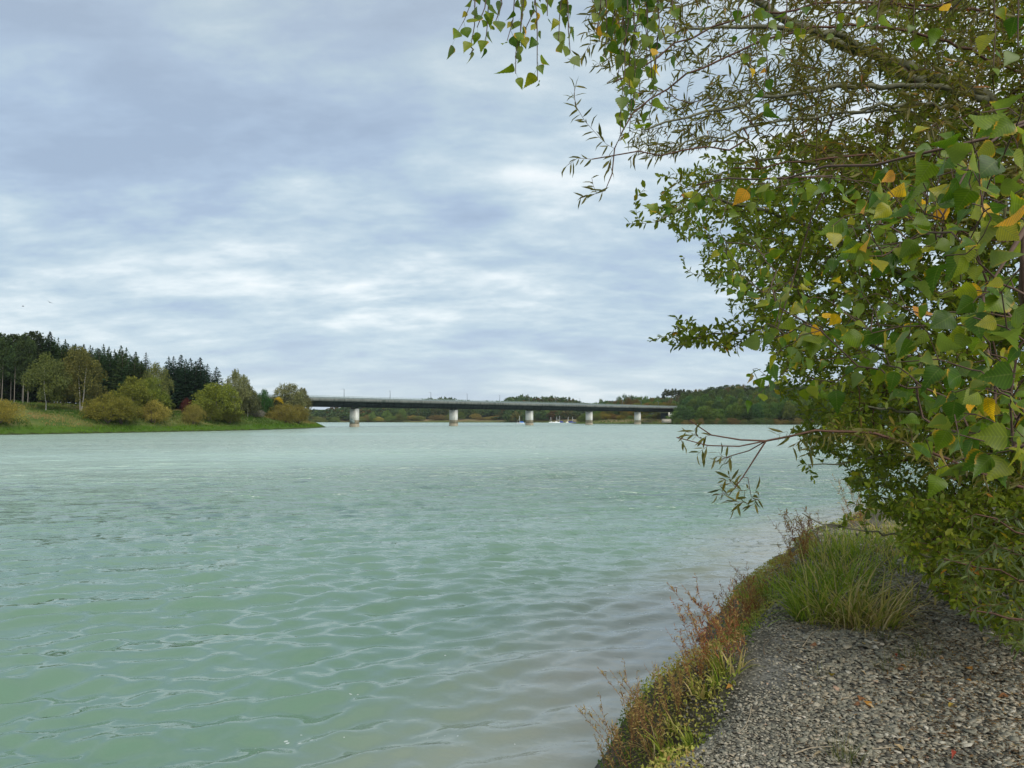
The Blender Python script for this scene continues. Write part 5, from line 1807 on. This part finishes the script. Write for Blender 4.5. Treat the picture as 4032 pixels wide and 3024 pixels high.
def blades(n, g, rad, hgt, wid, lean, curve):
    a = g.uniform(0, 6.283, n)
    r = rad * np.sqrt(g.random(n))
    b = np.stack([r * np.cos(a), r * np.sin(a), np.full(n, -.02)], -1)
    az = a + g.normal(0, .9, n)
    L = hgt * g.uniform(.28, 1.25, n)
    th0 = np.abs(g.normal(lean, lean * .8, n))
    t = np.linspace(0, 1, 6)
    ang = th0[:, None] + curve * g.uniform(.3, 1.6, (n, 1)) * t[None, :] ** 1.5
    seg = L[:, None] / 5
    dx = np.cumsum(np.sin(ang) * seg, 1) - np.sin(ang[:, :1]) * seg
    dz = np.cumsum(np.cos(ang) * seg, 1) - np.cos(ang[:, :1]) * seg
    C = b[:, None, :] + np.stack([dx * np.cos(az)[:, None], dx * np.sin(az)[:, None], dz], -1)
    w = wid * g.uniform(.6, 1.3, n)[:, None] * (1 - t[None, :] ** 2.2) * .5
    tw = az + math.pi / 2 + g.normal(0, .5, n)
    side = np.stack([np.cos(tw), np.sin(tw), np.zeros(n)], -1)[:, None, :] * w[..., None]
    V = np.stack([C - side, C + side], 2).reshape(n, 12, 3)
    F = np.array([(0, 1, 3, 2), (2, 3, 5, 4), (4, 5, 7, 6), (6, 7, 9, 8), (8, 9, 11, 10)])
    FF = (F[None] + (np.arange(n) * 12)[:, None, None]).reshape(-1, 4)
    return V.reshape(-1, 3), FF


def grass_material(name, stops):
    m, nt, out = material(name)
    t = NT(nt)
    c = t.ramp(t.attr('rnd'), stops)
    nt.links.new(leaf_shader(t, c, .35, .6, .25), out.inputs[0])
    return m


M_GRASS = grass_material('fresh_grass', [(0, (0.122, 0.183, 0.024)), (.5, (0.244, 0.329, 0.039)), (.8, (0.366, 0.390, 0.067)), (1, (0.561, 0.451, 0.207))])
M_GRASSD = grass_material('mixed_grass', [(0, (0.110, 0.146, 0.024)), (.35, (0.232, 0.268, 0.043)), (.55, (0.415, 0.342, 0.122)), (1, (0.610, 0.464, 0.244))])
M_STRAW = grass_material('dead_grass', [(0, (0.16, 0.10, 0.045)), (.5, (0.34, 0.25, 0.12)), (1, (0.55, 0.45, 0.26))])
M_GRASST = grass_material('thin_grass', [(0, (0.05, 0.075, 0.02)), (.6, (0.11, 0.13, 0.04)), (1, (0.27, 0.22, 0.10))])


def tuft(px, py, n, rad, hgt, wid, lean, curve, mat, label, seed, group=None):
    p = gpt(px, py)
    g = np.random.default_rng(seed)
    V, F = blades(n, g, rad, hgt, wid, lean, curve)
    me = mesh_from('grass_tuft', V, F, np.full(len(F), 4), mat, {'rnd': np.clip(np.repeat(g.beta(1.3, 1.3, n), 12) + np.tile(np.repeat(np.linspace(-.10, .12, 6), 2), n), 0, 1)}, True)
    o = link('grass_tuft', me)
    o.location = tuple(p)
    tag(o, label, 'grass', group)
    return o


# the big clump is several tufts grown together
big = [(3240, 2440, 330, .26, .62), (3330, 2450, 300, .22, .60), (3420, 2470, 260, .24, .50), (3180, 2380, 200, .16, .52), (3340, 2330, 240, .26, .60), (3480, 2420, 160, .20, .45), (3600, 2380, 120, .22, .40)]
big = [(a, b, int(n * .55), r, h) for a, b, n, r, h in big]
nm = ['front left part of the big grass clump at the gravel edge', 'middle of the big grass clump at the gravel edge, straw coloured inside', 'right part of the big grass clump leaning over the stones', 'small outer tuft at the left foot of the big grass clump',
      'bright grass behind the big clump', 'thinner grass right of the big clump, under the bushes', 'sparse grass in the shade right of the big clump']
for i, (px, py, n, r, h) in enumerate(big):
    tuft(px, py, n, r, h, .017, .50, 1.25, M_GRASS if i in (0, 3, 4) else M_GRASSD, nm[i], 500 + i)
small = [(3050, 2352, 190, .15, .34, 'short bright tuft where the gravel meets the shore weeds'), (2965, 2375, 150, .14, .36, 'bright green tuft right behind the tall rust red weeds'), (3260, 2205, 260, .34, .42, 'yellow green tuft beside the far dry shrub'),
         (3330, 2180, 240, .32, .40, 'lush green tuft right of the far dry shrub'), (3180, 2270, 150, .22, .34, 'pale tuft between far dry shrub and gravel'), (3440, 2150, 220, .4, .36, 'low yellow green tuft beneath the overhanging leaves'),
         (3560, 2110, 200, .45, .34, 'straw coloured tuft at the far end of the near bank'), (2640, 2990, 70, .07, .30, 'small bright tuft with upright blades at the bottom, among the weeds'), (2730, 2960, 55, .06, .26, 'small bright tuft right of its twin beside the gravel'),
         (2780, 2740, 90, .10, .22, 'olive tuft hanging over the bank edge'), (2860, 2640, 110, .12, .26, 'fine pale grass at the foot of the tall rust red weeds'), (3120, 2300, 120, .16, .30, 'green tuft left of the far bare stones')]
for i, (px, py, n, r, h, lab) in enumerate(small):
    tuft(px, py, int(n * .7), r, h * .8, .014, .36, .8, M_GRASS if i not in (6, 9, 10) else M_GRASSD, lab, 530 + i)
fill = [(3420, 2230, 170, .34, .40), (3520, 2190, 170, .38, .40), (3620, 2160, 160, .40, .42), (3300, 2260, 150, .26, .36), (3380, 2290, 140, .24, .36), (3700, 2200, 130, .36, .4), (3350, 2130, 180, .4, .34), (3480, 2110, 180, .45, .34), (3620, 2090, 170, .5, .34), (3750, 2120, 150, .45, .36), (3560, 2260, 120, .3, .34), (3260, 2160, 130, .3, .34), (2900, 2470, 70, .10, .22), (2990, 2400, 80, .12, .24), (2840, 2690, 70, .09, .18), (2680, 2900, 60, .08, .16)]
fl_ = ['yellow green tuft behind the big grass clump', 'rank grass left of the shaded hollow', 'grass in front of the far bushes', 'tuft filling the gap behind the big clump', 'tuft close behind the middle of the big clump', 'shaded grass under the thicket edge', 'low grass by the far dry shrub', 'grass at the far bend of the bank', 'grass beneath the reaching twigs at the far bend', 'dim grass deep under the thicket', 'broken grass between stones and thicket', 'grass just left of the lush far tuft', 'grass among the back of the red weeds', 'grass blades between red weeds and path', 'small tuft at the edge of the gravel by the pale weeds', 'olive tuft among the herbs near the bottom']
for i, (px, py, n, r, h) in enumerate(fill):
    tuft(px, py, n, r, h, .012, .5, 1.1, M_GRASSD if i % 2 else M_GRASS, fl_[i], 700 + i)
for i, (px, py, n, r, h, lab) in enumerate(((3400, 2480, 150, .26, .34, 'dead straw coloured grass at the front of the big clump'), (3500, 2450, 120, .24, .30, 'dry bent stalks at the right foot of the big clump'),
                                            (3300, 2465, 90, .2, .26, 'short brown stubble under the big grass clump'), (2590, 2960, 60, .09, .3, 'dry pale stalks among the weeds at the bottom'))):
    tuft(px, py, n, r, h, .008, .75, 1.3, M_STRAW, lab, 740 + i)
thin = [(3330, 3000, 90, .07, .17, 'thin dark tuft at the bottom of the gravel'), (3230, 2660, 40, .06, .10, 'faint little tuft in the middle of the gravel'), (3500, 2640, 60, .09, .16, 'sparse tuft on the gravel below the big clump'),
        (3570, 2600, 60, .09, .16, 'sparse tuft between two others on the shaded gravel'), (3650, 2590, 55, .08, .17, 'sparse tuft at the right of the shaded gravel'), (3480, 2520, 50, .08, .14, 'short tuft just below the big grass clump'),
        (3690, 3010, 24, .04, .07, 'tiny green tuft cut by the bottom edge')]
for i, (px, py, n, r, h, lab) in enumerate(thin):
    tuft(px, py, n, r, h, .004, .45, .4, M_GRASST, lab, 560 + i)


# ---- dry rust red weeds on the shore slope
def weed_mesh(seed, nst, hgt, spread, lean=(0, 0)):
    g = np.random.default_rng(seed)
    polys, rads, pos, dr = [], [], [], []
    for i in range(nst):
        a = g.uniform(0, 6.28)
        h = hgt * g.uniform(.55, 1.1)
        e = abs(g.normal(0, spread))
        b = np.array([g.normal(0, .05), g.normal(0, .05), -.03])
        tip = b + np.array([math.cos(a) * e + lean[0] * h, math.sin(a) * e + lean[1] * h, h])
        u = np.linspace(0, 1, 8)[:, None]
        m = (b + tip) / 2 + np.array([0, 0, h * .1]) + g.normal(0, .02, 3)
        Q = (1 - u) ** 2 * b + 2 * (1 - u) * u * m + u ** 2 * tip
        Q[1:] += g.normal(0, .004, (7, 3))
        polys.append(Q); rads.append(np.linspace(.0026, .0009, 8))
        for j in range(int(g.integers(4, 9))):
            t = g.uniform(.25, .92)
            s0 = np.array([np.interp(t * 7, range(8), Q[:, k]) for k in range(3)])
            aa = g.uniform(0, 6.28)
            l = h * g.uniform(.12, .3) * (1.15 - t)
            s1 = s0 + np.array([math.cos(aa) * l * .6, math.sin(aa) * l * .6, l])
            br = np.stack([s0, (s0 + s1) / 2 + np.array([math.cos(aa) * .01, math.sin(aa) * .01, -.004]), s1])
            polys.append(br); rads.append(np.array([.0014, .0011, .0006]))
            for q in np.linspace(.2, 1, max(3, int(l / .020))):
                pos.append(s0 + (s1 - s0) * q); dr.append(norm(s1 - s0) + g.normal(0, .7, 3))
        for t in np.linspace(.12, 1, int(h / .026)):
            pos.append(np.array([np.interp(t * 7, range(8), Q[:, k]) for k in range(3)]))
            dr.append(norm(Q[-1] - Q[0]) * .6 + g.normal(0, .7, 3))
    v, f = tube_arrays(polys, rads, 4)
    stem = mesh_from('stems', v, f, np.full(len(f), 4), M_WSTEM, None, True)
    pos, dr = np.array(pos), np.array(dr)
    N = len(pos)
    x, y, z = frames(dr, g, norm(g.normal(0, 1, (N, 3))))
    sc = g.uniform(.5, 1.4, N) * .034
    V, L, S = scatter(LF_NARROW[0], LF_NARROW[1], LF_NARROW[2], pos, x, y, z, np.stack([sc, sc * 1.1, sc * 3], -1))
    lv = mesh_from('leaves', V, L, S, M_WLEAF, {'rnd': np.repeat(g.random(N), 8)})
    return stem, lv


M_WSTEM = plain('weed_stem', (0.26, 0.12, 0.06), .8, .3, 20)
M_WLEAF = grass_material('weed_leaf', [(0, (0.20, 0.055, 0.03)), (.35, (0.34, 0.12, 0.05)), (.65, (0.44, 0.25, 0.09)), (1, (0.50, 0.38, 0.17))])
M_WLEAF2 = grass_material('pale_weed_leaf', [(0, (0.22, 0.12, 0.04)), (.5, (0.38, 0.25, 0.09)), (1, (0.50, 0.38, 0.16))])
WM = [weed_mesh(600 + i, n, h, s, (-.32, -.05)) for i, (n, h, s) in enumerate(((8, .66, .22), (7, .58, .20), (7, .45, .22), (6, .74, .22)))]
weeds = [(2960, 2470, 3, 1.0, 0), (2900, 2520, 0, 1.05, 0), (2860, 2570, 0, 1.0, 0), (2830, 2620, 2, 1.0, 0), (2790, 2640, 1, .95, 0), (2900, 2600, 2, .9, 0), (2990, 2430, 1, 1.0, 0), (2930, 2560, 2, .85, 0), (3020, 2400, 2, .75, 0),
         (2510, 2960, 3, .88, 1), (2560, 2900, 0, .85, 1), (2600, 2990, 1, .85, 1), (2470, 3020, 0, .9, 1), (2660, 2840, 1, .75, 1), (2700, 2790, 2, .65, 1), (2420, 3040, 2, .7, 1), (3190, 2200, 2, 1.5, 0), (3150, 2230, 1, 1.3, 0), (3220, 2160, 2, 1.35, 0), (3110, 2290, 3, .9, 1),
         (3390, 2080, 1, 1.6, 1), (2750, 2700, 1, .8, 0)]
wl = ['tall rust red weed at the back of the main red group', 'tall rust red weed in the middle of the main red group', 'rust red weed spreading over the water in the main red group', 'low dense rust red weed at the front of the main red group',
      'rust red weed at the left foot of the main red group', 'deep red weed between the main group and the gravel', 'rust weed behind the main red group by the green tuft', 'short red weed inside the main red group', 'small red weed at the far end of the main red group',
      'tall straw coloured weed leaning out over the water at the bottom', 'straw coloured weed behind the leaning one at the bottom', 'brown weed beside the small bright tufts at the bottom', 'yellowish weed at the bottom edge, leftmost', 'thin pale weed above the yellow green herb',
      'small pale weed at the bank edge below the red group', 'low pale weed cut by the bottom edge', 'dark red dry shrub beside the far yellow green tuft', 'thin stalked weed left of the far dry shrub', 'dry reddish weed behind the far dry shrub', 'pale stalks in front of the far dry shrub',
      'pale weed at the far water edge below the leaves', 'small red weed between red group and yellow green herb']
WLM = {}
for i, (px, py, k, s, pale) in enumerate(weeds):
    p = gpt(px, py)
    r = empty('dry_weed', tuple(p), [0, .5, -.4, .3][i % 4])
    s *= .85
    r.scale = (s * 1.1, s * 1.1, s * 1.05)
    link('stems', WM[k][0], r)
    key = (k, pale)
    if key not in WLM:
        me = WM[k][1]
        if pale:
            me = me.copy(); me.materials.clear(); me.materials.append(M_WLEAF2)
        WLM[key] = me
    link('leaves', WLM[key], r)
    tag(r, wl[i], 'weed')


# ---- low herbs covering the slope: uncountable
def herb_cover():
    g = np.random.default_rng(81)
    n = 135000
    Y = 3.4 + 24 * g.random(n) ** 1.5
    xs = np.interp(Y, [p[1] for p in NEAR[1:14]], [p[0] for p in NEAR[1:14]])
    X = xs + g.random(n) * (1.7 + 4.5 * smooth01((Y - 9) / 12))
    d = poly_dist(X, Y, NEAR)
    far = smooth01((Y - 10) / 14)
    z = h_near(X, Y)
    dens = smooth01((z - .05) / .12) * (1 - smooth01((d - .75 - 2.2 * far) / .45))
    cl = vnoise(X * 2.6 + 7, Y * 2.6, 82)
    ok = g.random(n) < dens * (.08 + .75 * smooth01((cl - .32) / .3))
    X, Y, z, cl = X[ok], Y[ok], z[ok], cl[ok]
    N = len(X)
    P = np.stack([X, Y, z + g.random(N) ** 1.3 * (.03 + .12 * cl)], -1)
    D = norm(g.normal(0, 1, (N, 3)) + np.array([0, 0, .5]))
    x, y, zz = frames(D, g, norm(g.normal(0, .6, (N, 3)) + np.array([0, 0, 1.0])))
    sc = g.uniform(.012, .028, N) * (1 + .03 * Y)
    V, L, S = scatter(LF_ROUND[0], LF_ROUND[1], LF_ROUND[2], P, x, y, zz, np.stack([sc, sc, sc * 1.5], -1))
    r = np.clip(vnoise(X * 1.5, Y * 1.5 + 3, 83) * 1.3 - .15 + g.normal(0, .12, N), 0, 1)
    m = grass_material('herb_leaf', [(0, (0.07, 0.13, 0.02)), (.3, (0.19, 0.24, 0.035)), (.6, (0.42, 0.42, 0.09)), (.85, (0.40, 0.30, 0.10)), (1, (0.30, 0.14, 0.06))])
    tag(link('ground_herbs', mesh_from('ground_herbs', V, L, S, m, {'rnd': np.repeat(r, 8)})), 'low yellow green herbs and moss covering the shore slope', 'herbs', kind='stuff')
    print('herbs', N)


herb_cover()


# ---- gravel
def gravel():
    g = np.random.default_rng(91)
    tm = []
    for k in range(8):
        ico = np.array([(0, -1, .3), (.9, -.4, .2), (.8, .5, .35), (0, 1, .2), (-.9, .5, .3), (-.85, -.5, .15), (0, -.9, -.35), (.8, .1, -.4), (-.1, .85, -.35), (-.8, 0, -.3), (.15, .1, .55), (.1, -.2, .5)])
        v = ico + g.normal(0, .16, ico.shape)
        v[:, 2] *= g.uniform(.55, 1.0)
        tm.append(v)
    F = [(10, 11, 1), (10, 1, 2), (10, 2, 3), (10, 3, 4), (10, 4, 5), (10, 5, 11), (11, 5, 0), (11, 0, 1), (0, 6, 1), (1, 6, 7), (1, 7, 2), (2, 7, 8), (2, 8, 3), (3, 8, 4), (4, 8, 9), (4, 9, 5), (5, 9, 6), (5, 6, 0)]
    loops = np.array(F).ravel()
    sizes = np.full(len(F), 3)
    n = 130000
    Y = 3.2 + 9.5 * g.random(n) ** 1.5
    X = Y * g.uniform(.12, 1.02, n)
    d = poly_dist(X, Y, NEAR)
    patch = vnoise(X * 1.3 + 2, Y * 1.3, 92)
    s = .0060 + .0105 * g.random(n) ** 2.4 + .0017 * (Y - 3.5)
    s *= np.where(g.random(n) < .010, 1.7, 1.0)
    keep = (d > .78 + .25 * (patch - .5)) & (g.random(n) < .35 + .9 * patch)
    # finer worn strip along the middle of the path
    worn = np.exp(-((X - (1.15 + .30 * (Y - 3.8))) / .35) ** 2) * smooth01((Y - 4.6) / 1.0)
    s = s * (1 - .45 * worn)
    keep &= g.random(n) > worn * .45
    s = .92 * s * (1 + .5 * smooth01((X - (1.25 + .32 * (Y - 3.8))) / .7))
    keep &= ~((Y > 8.5) & (g.random(n) < .5))
    X, Y, s = X[keep], Y[keep], s[keep]
    N = len(X)
    z = h_near(X, Y)
    P = np.stack([X, Y, z + s * .25 + g.random(N) * .006], -1)
    a = g.uniform(0, 6.28, N)
    tilt = g.normal(0, .35, (N, 3)) * np.array([1, 1, 0]) + np.array([0, 0, 1.0])
    x, y, zz = frames(norm(np.stack([np.cos(a), np.sin(a), g.normal(0, .25, N)], -1)), g, norm(tilt))
    tid = g.integers(0, 8, N)
    Vs, Ls, Ss, Rs, b = [], [], [], [], 0
    for k in range(8):
        q = tid == k
        sc = np.stack([s[q] * g.uniform(.8, 1.5, q.sum()), s[q] * g.uniform(.7, 1.1, q.sum()), s[q] * g.uniform(.35, .75, q.sum())], -1)
        V, L, S = scatter(tm[k], loops, sizes, P[q], x[q], y[q], zz[q], sc)
        Vs.append(V); Ls.append(L + b); Ss.append(S); b += len(V)
        Rs.append(np.repeat(g.random(q.sum()), 12))
    m, nt, out = material('gravel_stone')
    t = NT(nt)
    pos = t.n('ShaderNodeNewGeometry').outputs['Position']
    c = t.ramp(t.attr('rnd'), [(0, (0.077, 0.070, 0.056)), (.18, (0.145, 0.136, 0.104)), (.42, (0.212, 0.203, 0.154)), (.66, (0.271, 0.254, 0.196)), (.80, (0.326, 0.275, 0.193)), (.93, (0.379, 0.350, 0.276)), (.99, (0.506, 0.472, 0.392)), (1, (0.379, 0.219, 0.133))])
    nz = t.noise(pos, 120, 4, .6)
    c = t.mix(1.0, c, t.ramp(nz, [(.3, (.7, .7, .7)), (.7, (1.2, 1.2, 1.2))]), 'MULTIPLY')
    p = t.n('ShaderNodeBsdfPrincipled', {'Base Color': c, 'Roughness': .7, 'Specular IOR Level': .35})
    t.set(p.inputs['Normal'], t.bump(nz, .5, .002))
    nt.links.new(p.outputs[0], out.inputs[0])
    tag(link('gravel', mesh_from('gravel', np.concatenate(Vs), np.concatenate(Ls), np.concatenate(Ss), m, {'rnd': np.concatenate(Rs)})), 'loose grey angular stones covering the near bank', 'gravel', kind='stuff')
    print('stones', N)


gravel()


# ---- sticks and fallen leaves on the gravel
def stick(px0, py0, px1, py1, r, bend, col, label):
    a, b = gpt(px0, py0), gpt(px1, py1)
    n = 9
    u = np.linspace(0, 1, n)[:, None]
    d = b - a
    sd = norm(np.array([-d[1], d[0], 0]))
    Q = a + d * u + sd * (np.sin(u * math.pi) * bend) + rng.normal(0, .002, (n, 3))
    Q[:, 2] = h_near(Q[:, 0], Q[:, 1]) + .022
    m = MB()
    m.tube(list(Q - a), np.linspace(r, r * .45, n), 6)
    k = 5
    q = Q[k] - a
    m.tube([q, q + d * .10 + sd * .03 + np.array([0, 0, .012]), q + d * .18 + sd * .07 + np.array([0, 0, .006])], [r * .5, r * .4, r * .2], 5)
    o = m.obj('stick', col, None, True)
    o.location = tuple(a)
    tag(o, label, 'stick')


M_STK = plain('pale_stick', (0.36, 0.30, 0.21), .8, .25, 15)
M_STKD = plain('brown_stick', (0.13, 0.095, 0.06), .8, .3, 15)
stick(3085, 2530, 3220, 2560, .0035, .05, M_STK, 'pale curved twig lying on the worn path below the big grass clump')
stick(3160, 2560, 3290, 2450, .004, .04, M_STK, 'long pale stalk slanting from the path up into the grass clump')
stick(3010, 2590, 3050, 2520, .004, .04, M_STKD, 'brown bowed twig on the path beside the red weeds')
stick(3100, 2478, 3200, 2465, .003, .01, M_STK, 'short straw on the path in front of the grass clump')
stick(3120, 2810, 3250, 2790, .003, .02, M_STKD, 'thin brown twig in the middle of the gravel')
stick(3130, 2990, 3290, 2960, .0035, .03, M_STK, 'pale twig at the bottom left of the thin dark tuft')
stick(3500, 2370, 3610, 2372, .004, .01, M_STK, 'straight straw jutting from the right side of the grass clump')
stick(3440, 2980, 3640, 2985, .003, .03, M_STK, 'pale stalk lying along the bottom edge of the gravel')
stick(3700, 2520, 3770, 2535, .004, .0, M_STK, 'short white stick on the shaded gravel at the right')
stick(2960, 2800, 2920, 2900, .003, .01, M_STK, 'straw lying at the gravel edge by the yellow green herb')


def fallen(px, py, size, col, rz, curl, shape, label, group):
    p = gpt(px, py)
    tv, tf, ts, te = birch_leaf(curl, int(px) % 7)
    V = tv.copy()
    V[:, 0] -= .9
    V[:, 2] = V[:, 2] * 1.2
    if shape == 'long': V[:, 1] *= .45
    me = mesh_from('fallen_leaf', V * size, tf, ts, M_FALL)
    o = link('fallen_leaf', me)
    o.color = col + (1,)
    o.location = (p[0], p[1], p[2] + .028)
    o.rotation_euler = (random.uniform(-.35, .35), random.uniform(-.35, .35), rz)
    tag(o, label, 'leaf', group)


m_, nt_, out_ = material('fallen_leaf')
t_ = NT(nt_)
oc_ = t_.n('ShaderNodeObjectInfo')
nz_ = t_.noise(t_.n('ShaderNodeTexCoord').outputs['Object'], 40, 3, .6)
nt_.links.new(leaf_shader(t_, t_.mix(1.0, oc_.outputs['Color'], t_.ramp(nz_, [(.35, (.6, .55, .5)), (.65, (1.1, 1.1, 1.1))]), 'MULTIPLY'), .2, .55, .3), out_.inputs[0])
M_FALL = m_
YEL, ORA, TAN, BRN, RED = (0.52, 0.36, 0.06), (0.46, 0.22, 0.04), (0.48, 0.36, 0.2), (0.26, 0.12, 0.05), (0.30, 0.05, 0.03)
fl = [(3400, 2545, YEL, 'yellow leaf on dark stones just below the big grass clump'), (3447, 2634, TAN, 'tan leaf on the gravel below the yellow one'), (3275, 2673, YEL, 'yellow leaf in the middle of the gravel'), (3403, 2667, TAN, 'pinkish tan leaf on the open gravel'),
      (3590, 2438, ORA, 'orange brown leaf at the right foot of the grass clump'), (3648, 2466, TAN, 'pale cream leaf right of the grass clump'), (3706, 2610, ORA, 'small orange leaf among the thin tufts'), (3540, 2650, BRN, 'brown leaf between the sparse tufts'),
      (3743, 2795, YEL, 'orange yellow leaf on the right gravel'), (3855, 2698, TAN, 'cream curled leaf on the shaded gravel'), (3820, 2650, ORA, 'orange leaf in the shade of the young willow'), (3420, 2790, ORA, 'orange leaf inside the rusty debris patch'),
      (3435, 2800, TAN, 'tan leaf beside the orange one in the debris patch'), (3390, 2770, BRN, 'dark brown leaf at the top of the debris patch'), (3370, 2790, BRN, 'brown leaf at the left of the debris patch'), (3710, 2910, BRN, 'copper leaf lower right on the gravel'),
      (3545, 2972, TAN, 'tan crumpled leaf near the bottom edge'), (3215, 2992, TAN, 'cream leaf at the bottom left of the thin dark tuft'), (3755, 3000, RED, 'red leaf at the bottom edge'), (3880, 2530, TAN, 'pale leaf below the young willow'),
      (3950, 2760, BRN, 'reddish brown leaf at the far right of the gravel'), (3530, 2600, RED, 'dark red leaf on the stones among the thin grass'), (3560, 2635, ORA, 'small orange leaf among the thin grass'), (3200, 2555, BRN, 'small brown leaf on the worn path'),
      (3820, 2700, ORA, 'amber leaf on the shaded stones'), (3640, 2760, TAN, 'dull tan leaf in the middle right of the gravel'), (2870, 2720, ORA, 'orange leaf caught on the bank edge')]
for i, (px, py, col, lab) in enumerate(fl):
    fallen(px, py, random.uniform(.046, .064), col, random.uniform(0, 6.28), random.choice((.1, .3, .5)), 'wide' if i % 3 else 'long', lab, 'fallen leaves on the gravel')


# litter beneath the bushes, uncountable
def litter():
    g = np.random.default_rng(95)
    n = 42000
    Y = 3.6 + 9 * g.random(n)
    X = Y * g.uniform(.35, .82, n)
    cl = vnoise(X * 1.6, Y * 1.6, 96)
    dens = smooth01((X - .40 * Y - .1) / 1.0) * .9 + .12
    ok = (g.random(n) < dens * (.3 + cl)) & (poly_dist(X, Y, NEAR) > .8)
    X, Y = X[ok], Y[ok]
    N = len(X)
    P = np.stack([X, Y, h_near(X, Y) + .012 + g.random(N) * .012], -1)
    a = g.uniform(0, 6.28, N)
    x, y, z = frames(norm(np.stack([np.cos(a), np.sin(a), g.normal(0, .2, N)], -1)), g, norm(g.normal(0, .3, (N, 3)) + np.array([0, 0, 1.0])))
    sc = g.uniform(.012, .034, N)
    V, L, S = scatter(LF_NARROW[0], LF_NARROW[1], LF_NARROW[2], P, x, y, z, np.stack([sc, sc * g.uniform(.6, 2.2, N), sc * 2], -1))
    m = grass_material('litter_leaf', [(0, (0.05, 0.03, 0.018)), (.5, (0.13, 0.07, 0.03)), (.8, (0.24, 0.14, 0.06)), (1, (0.40, 0.28, 0.12))])
    tag(link('leaf_litter', mesh_from('leaf_litter', V, L, S, m, {'rnd': np.repeat(g.random(N), 8)})), 'small brown leaf scraps scattered over the shaded stones', 'litter', kind='stuff')


litter()


# ================================================================== AIR
hb = MB()
hb.box((0, 1180, 58), (3400, 2500, 124.0))
hz_ = hb.obj('haze', None)
hz_.data.materials.clear()
hm, hnt, hout = material('haze_air')
pv = hnt.nodes.new('ShaderNodeVolumePrincipled')
pv.inputs['Color'].default_value = (0.80, 0.88, 1.0, 1)
pv.inputs['Density'].default_value = 0.00006
pv.inputs['Anisotropy'].default_value = 0.2
hnt.links.new(pv.outputs[0], hout.inputs['Volume'])
hz_.data.materials.append(hm)
tag(hz_, 'thin pale haze over the lake', 'haze', kind='stuff')
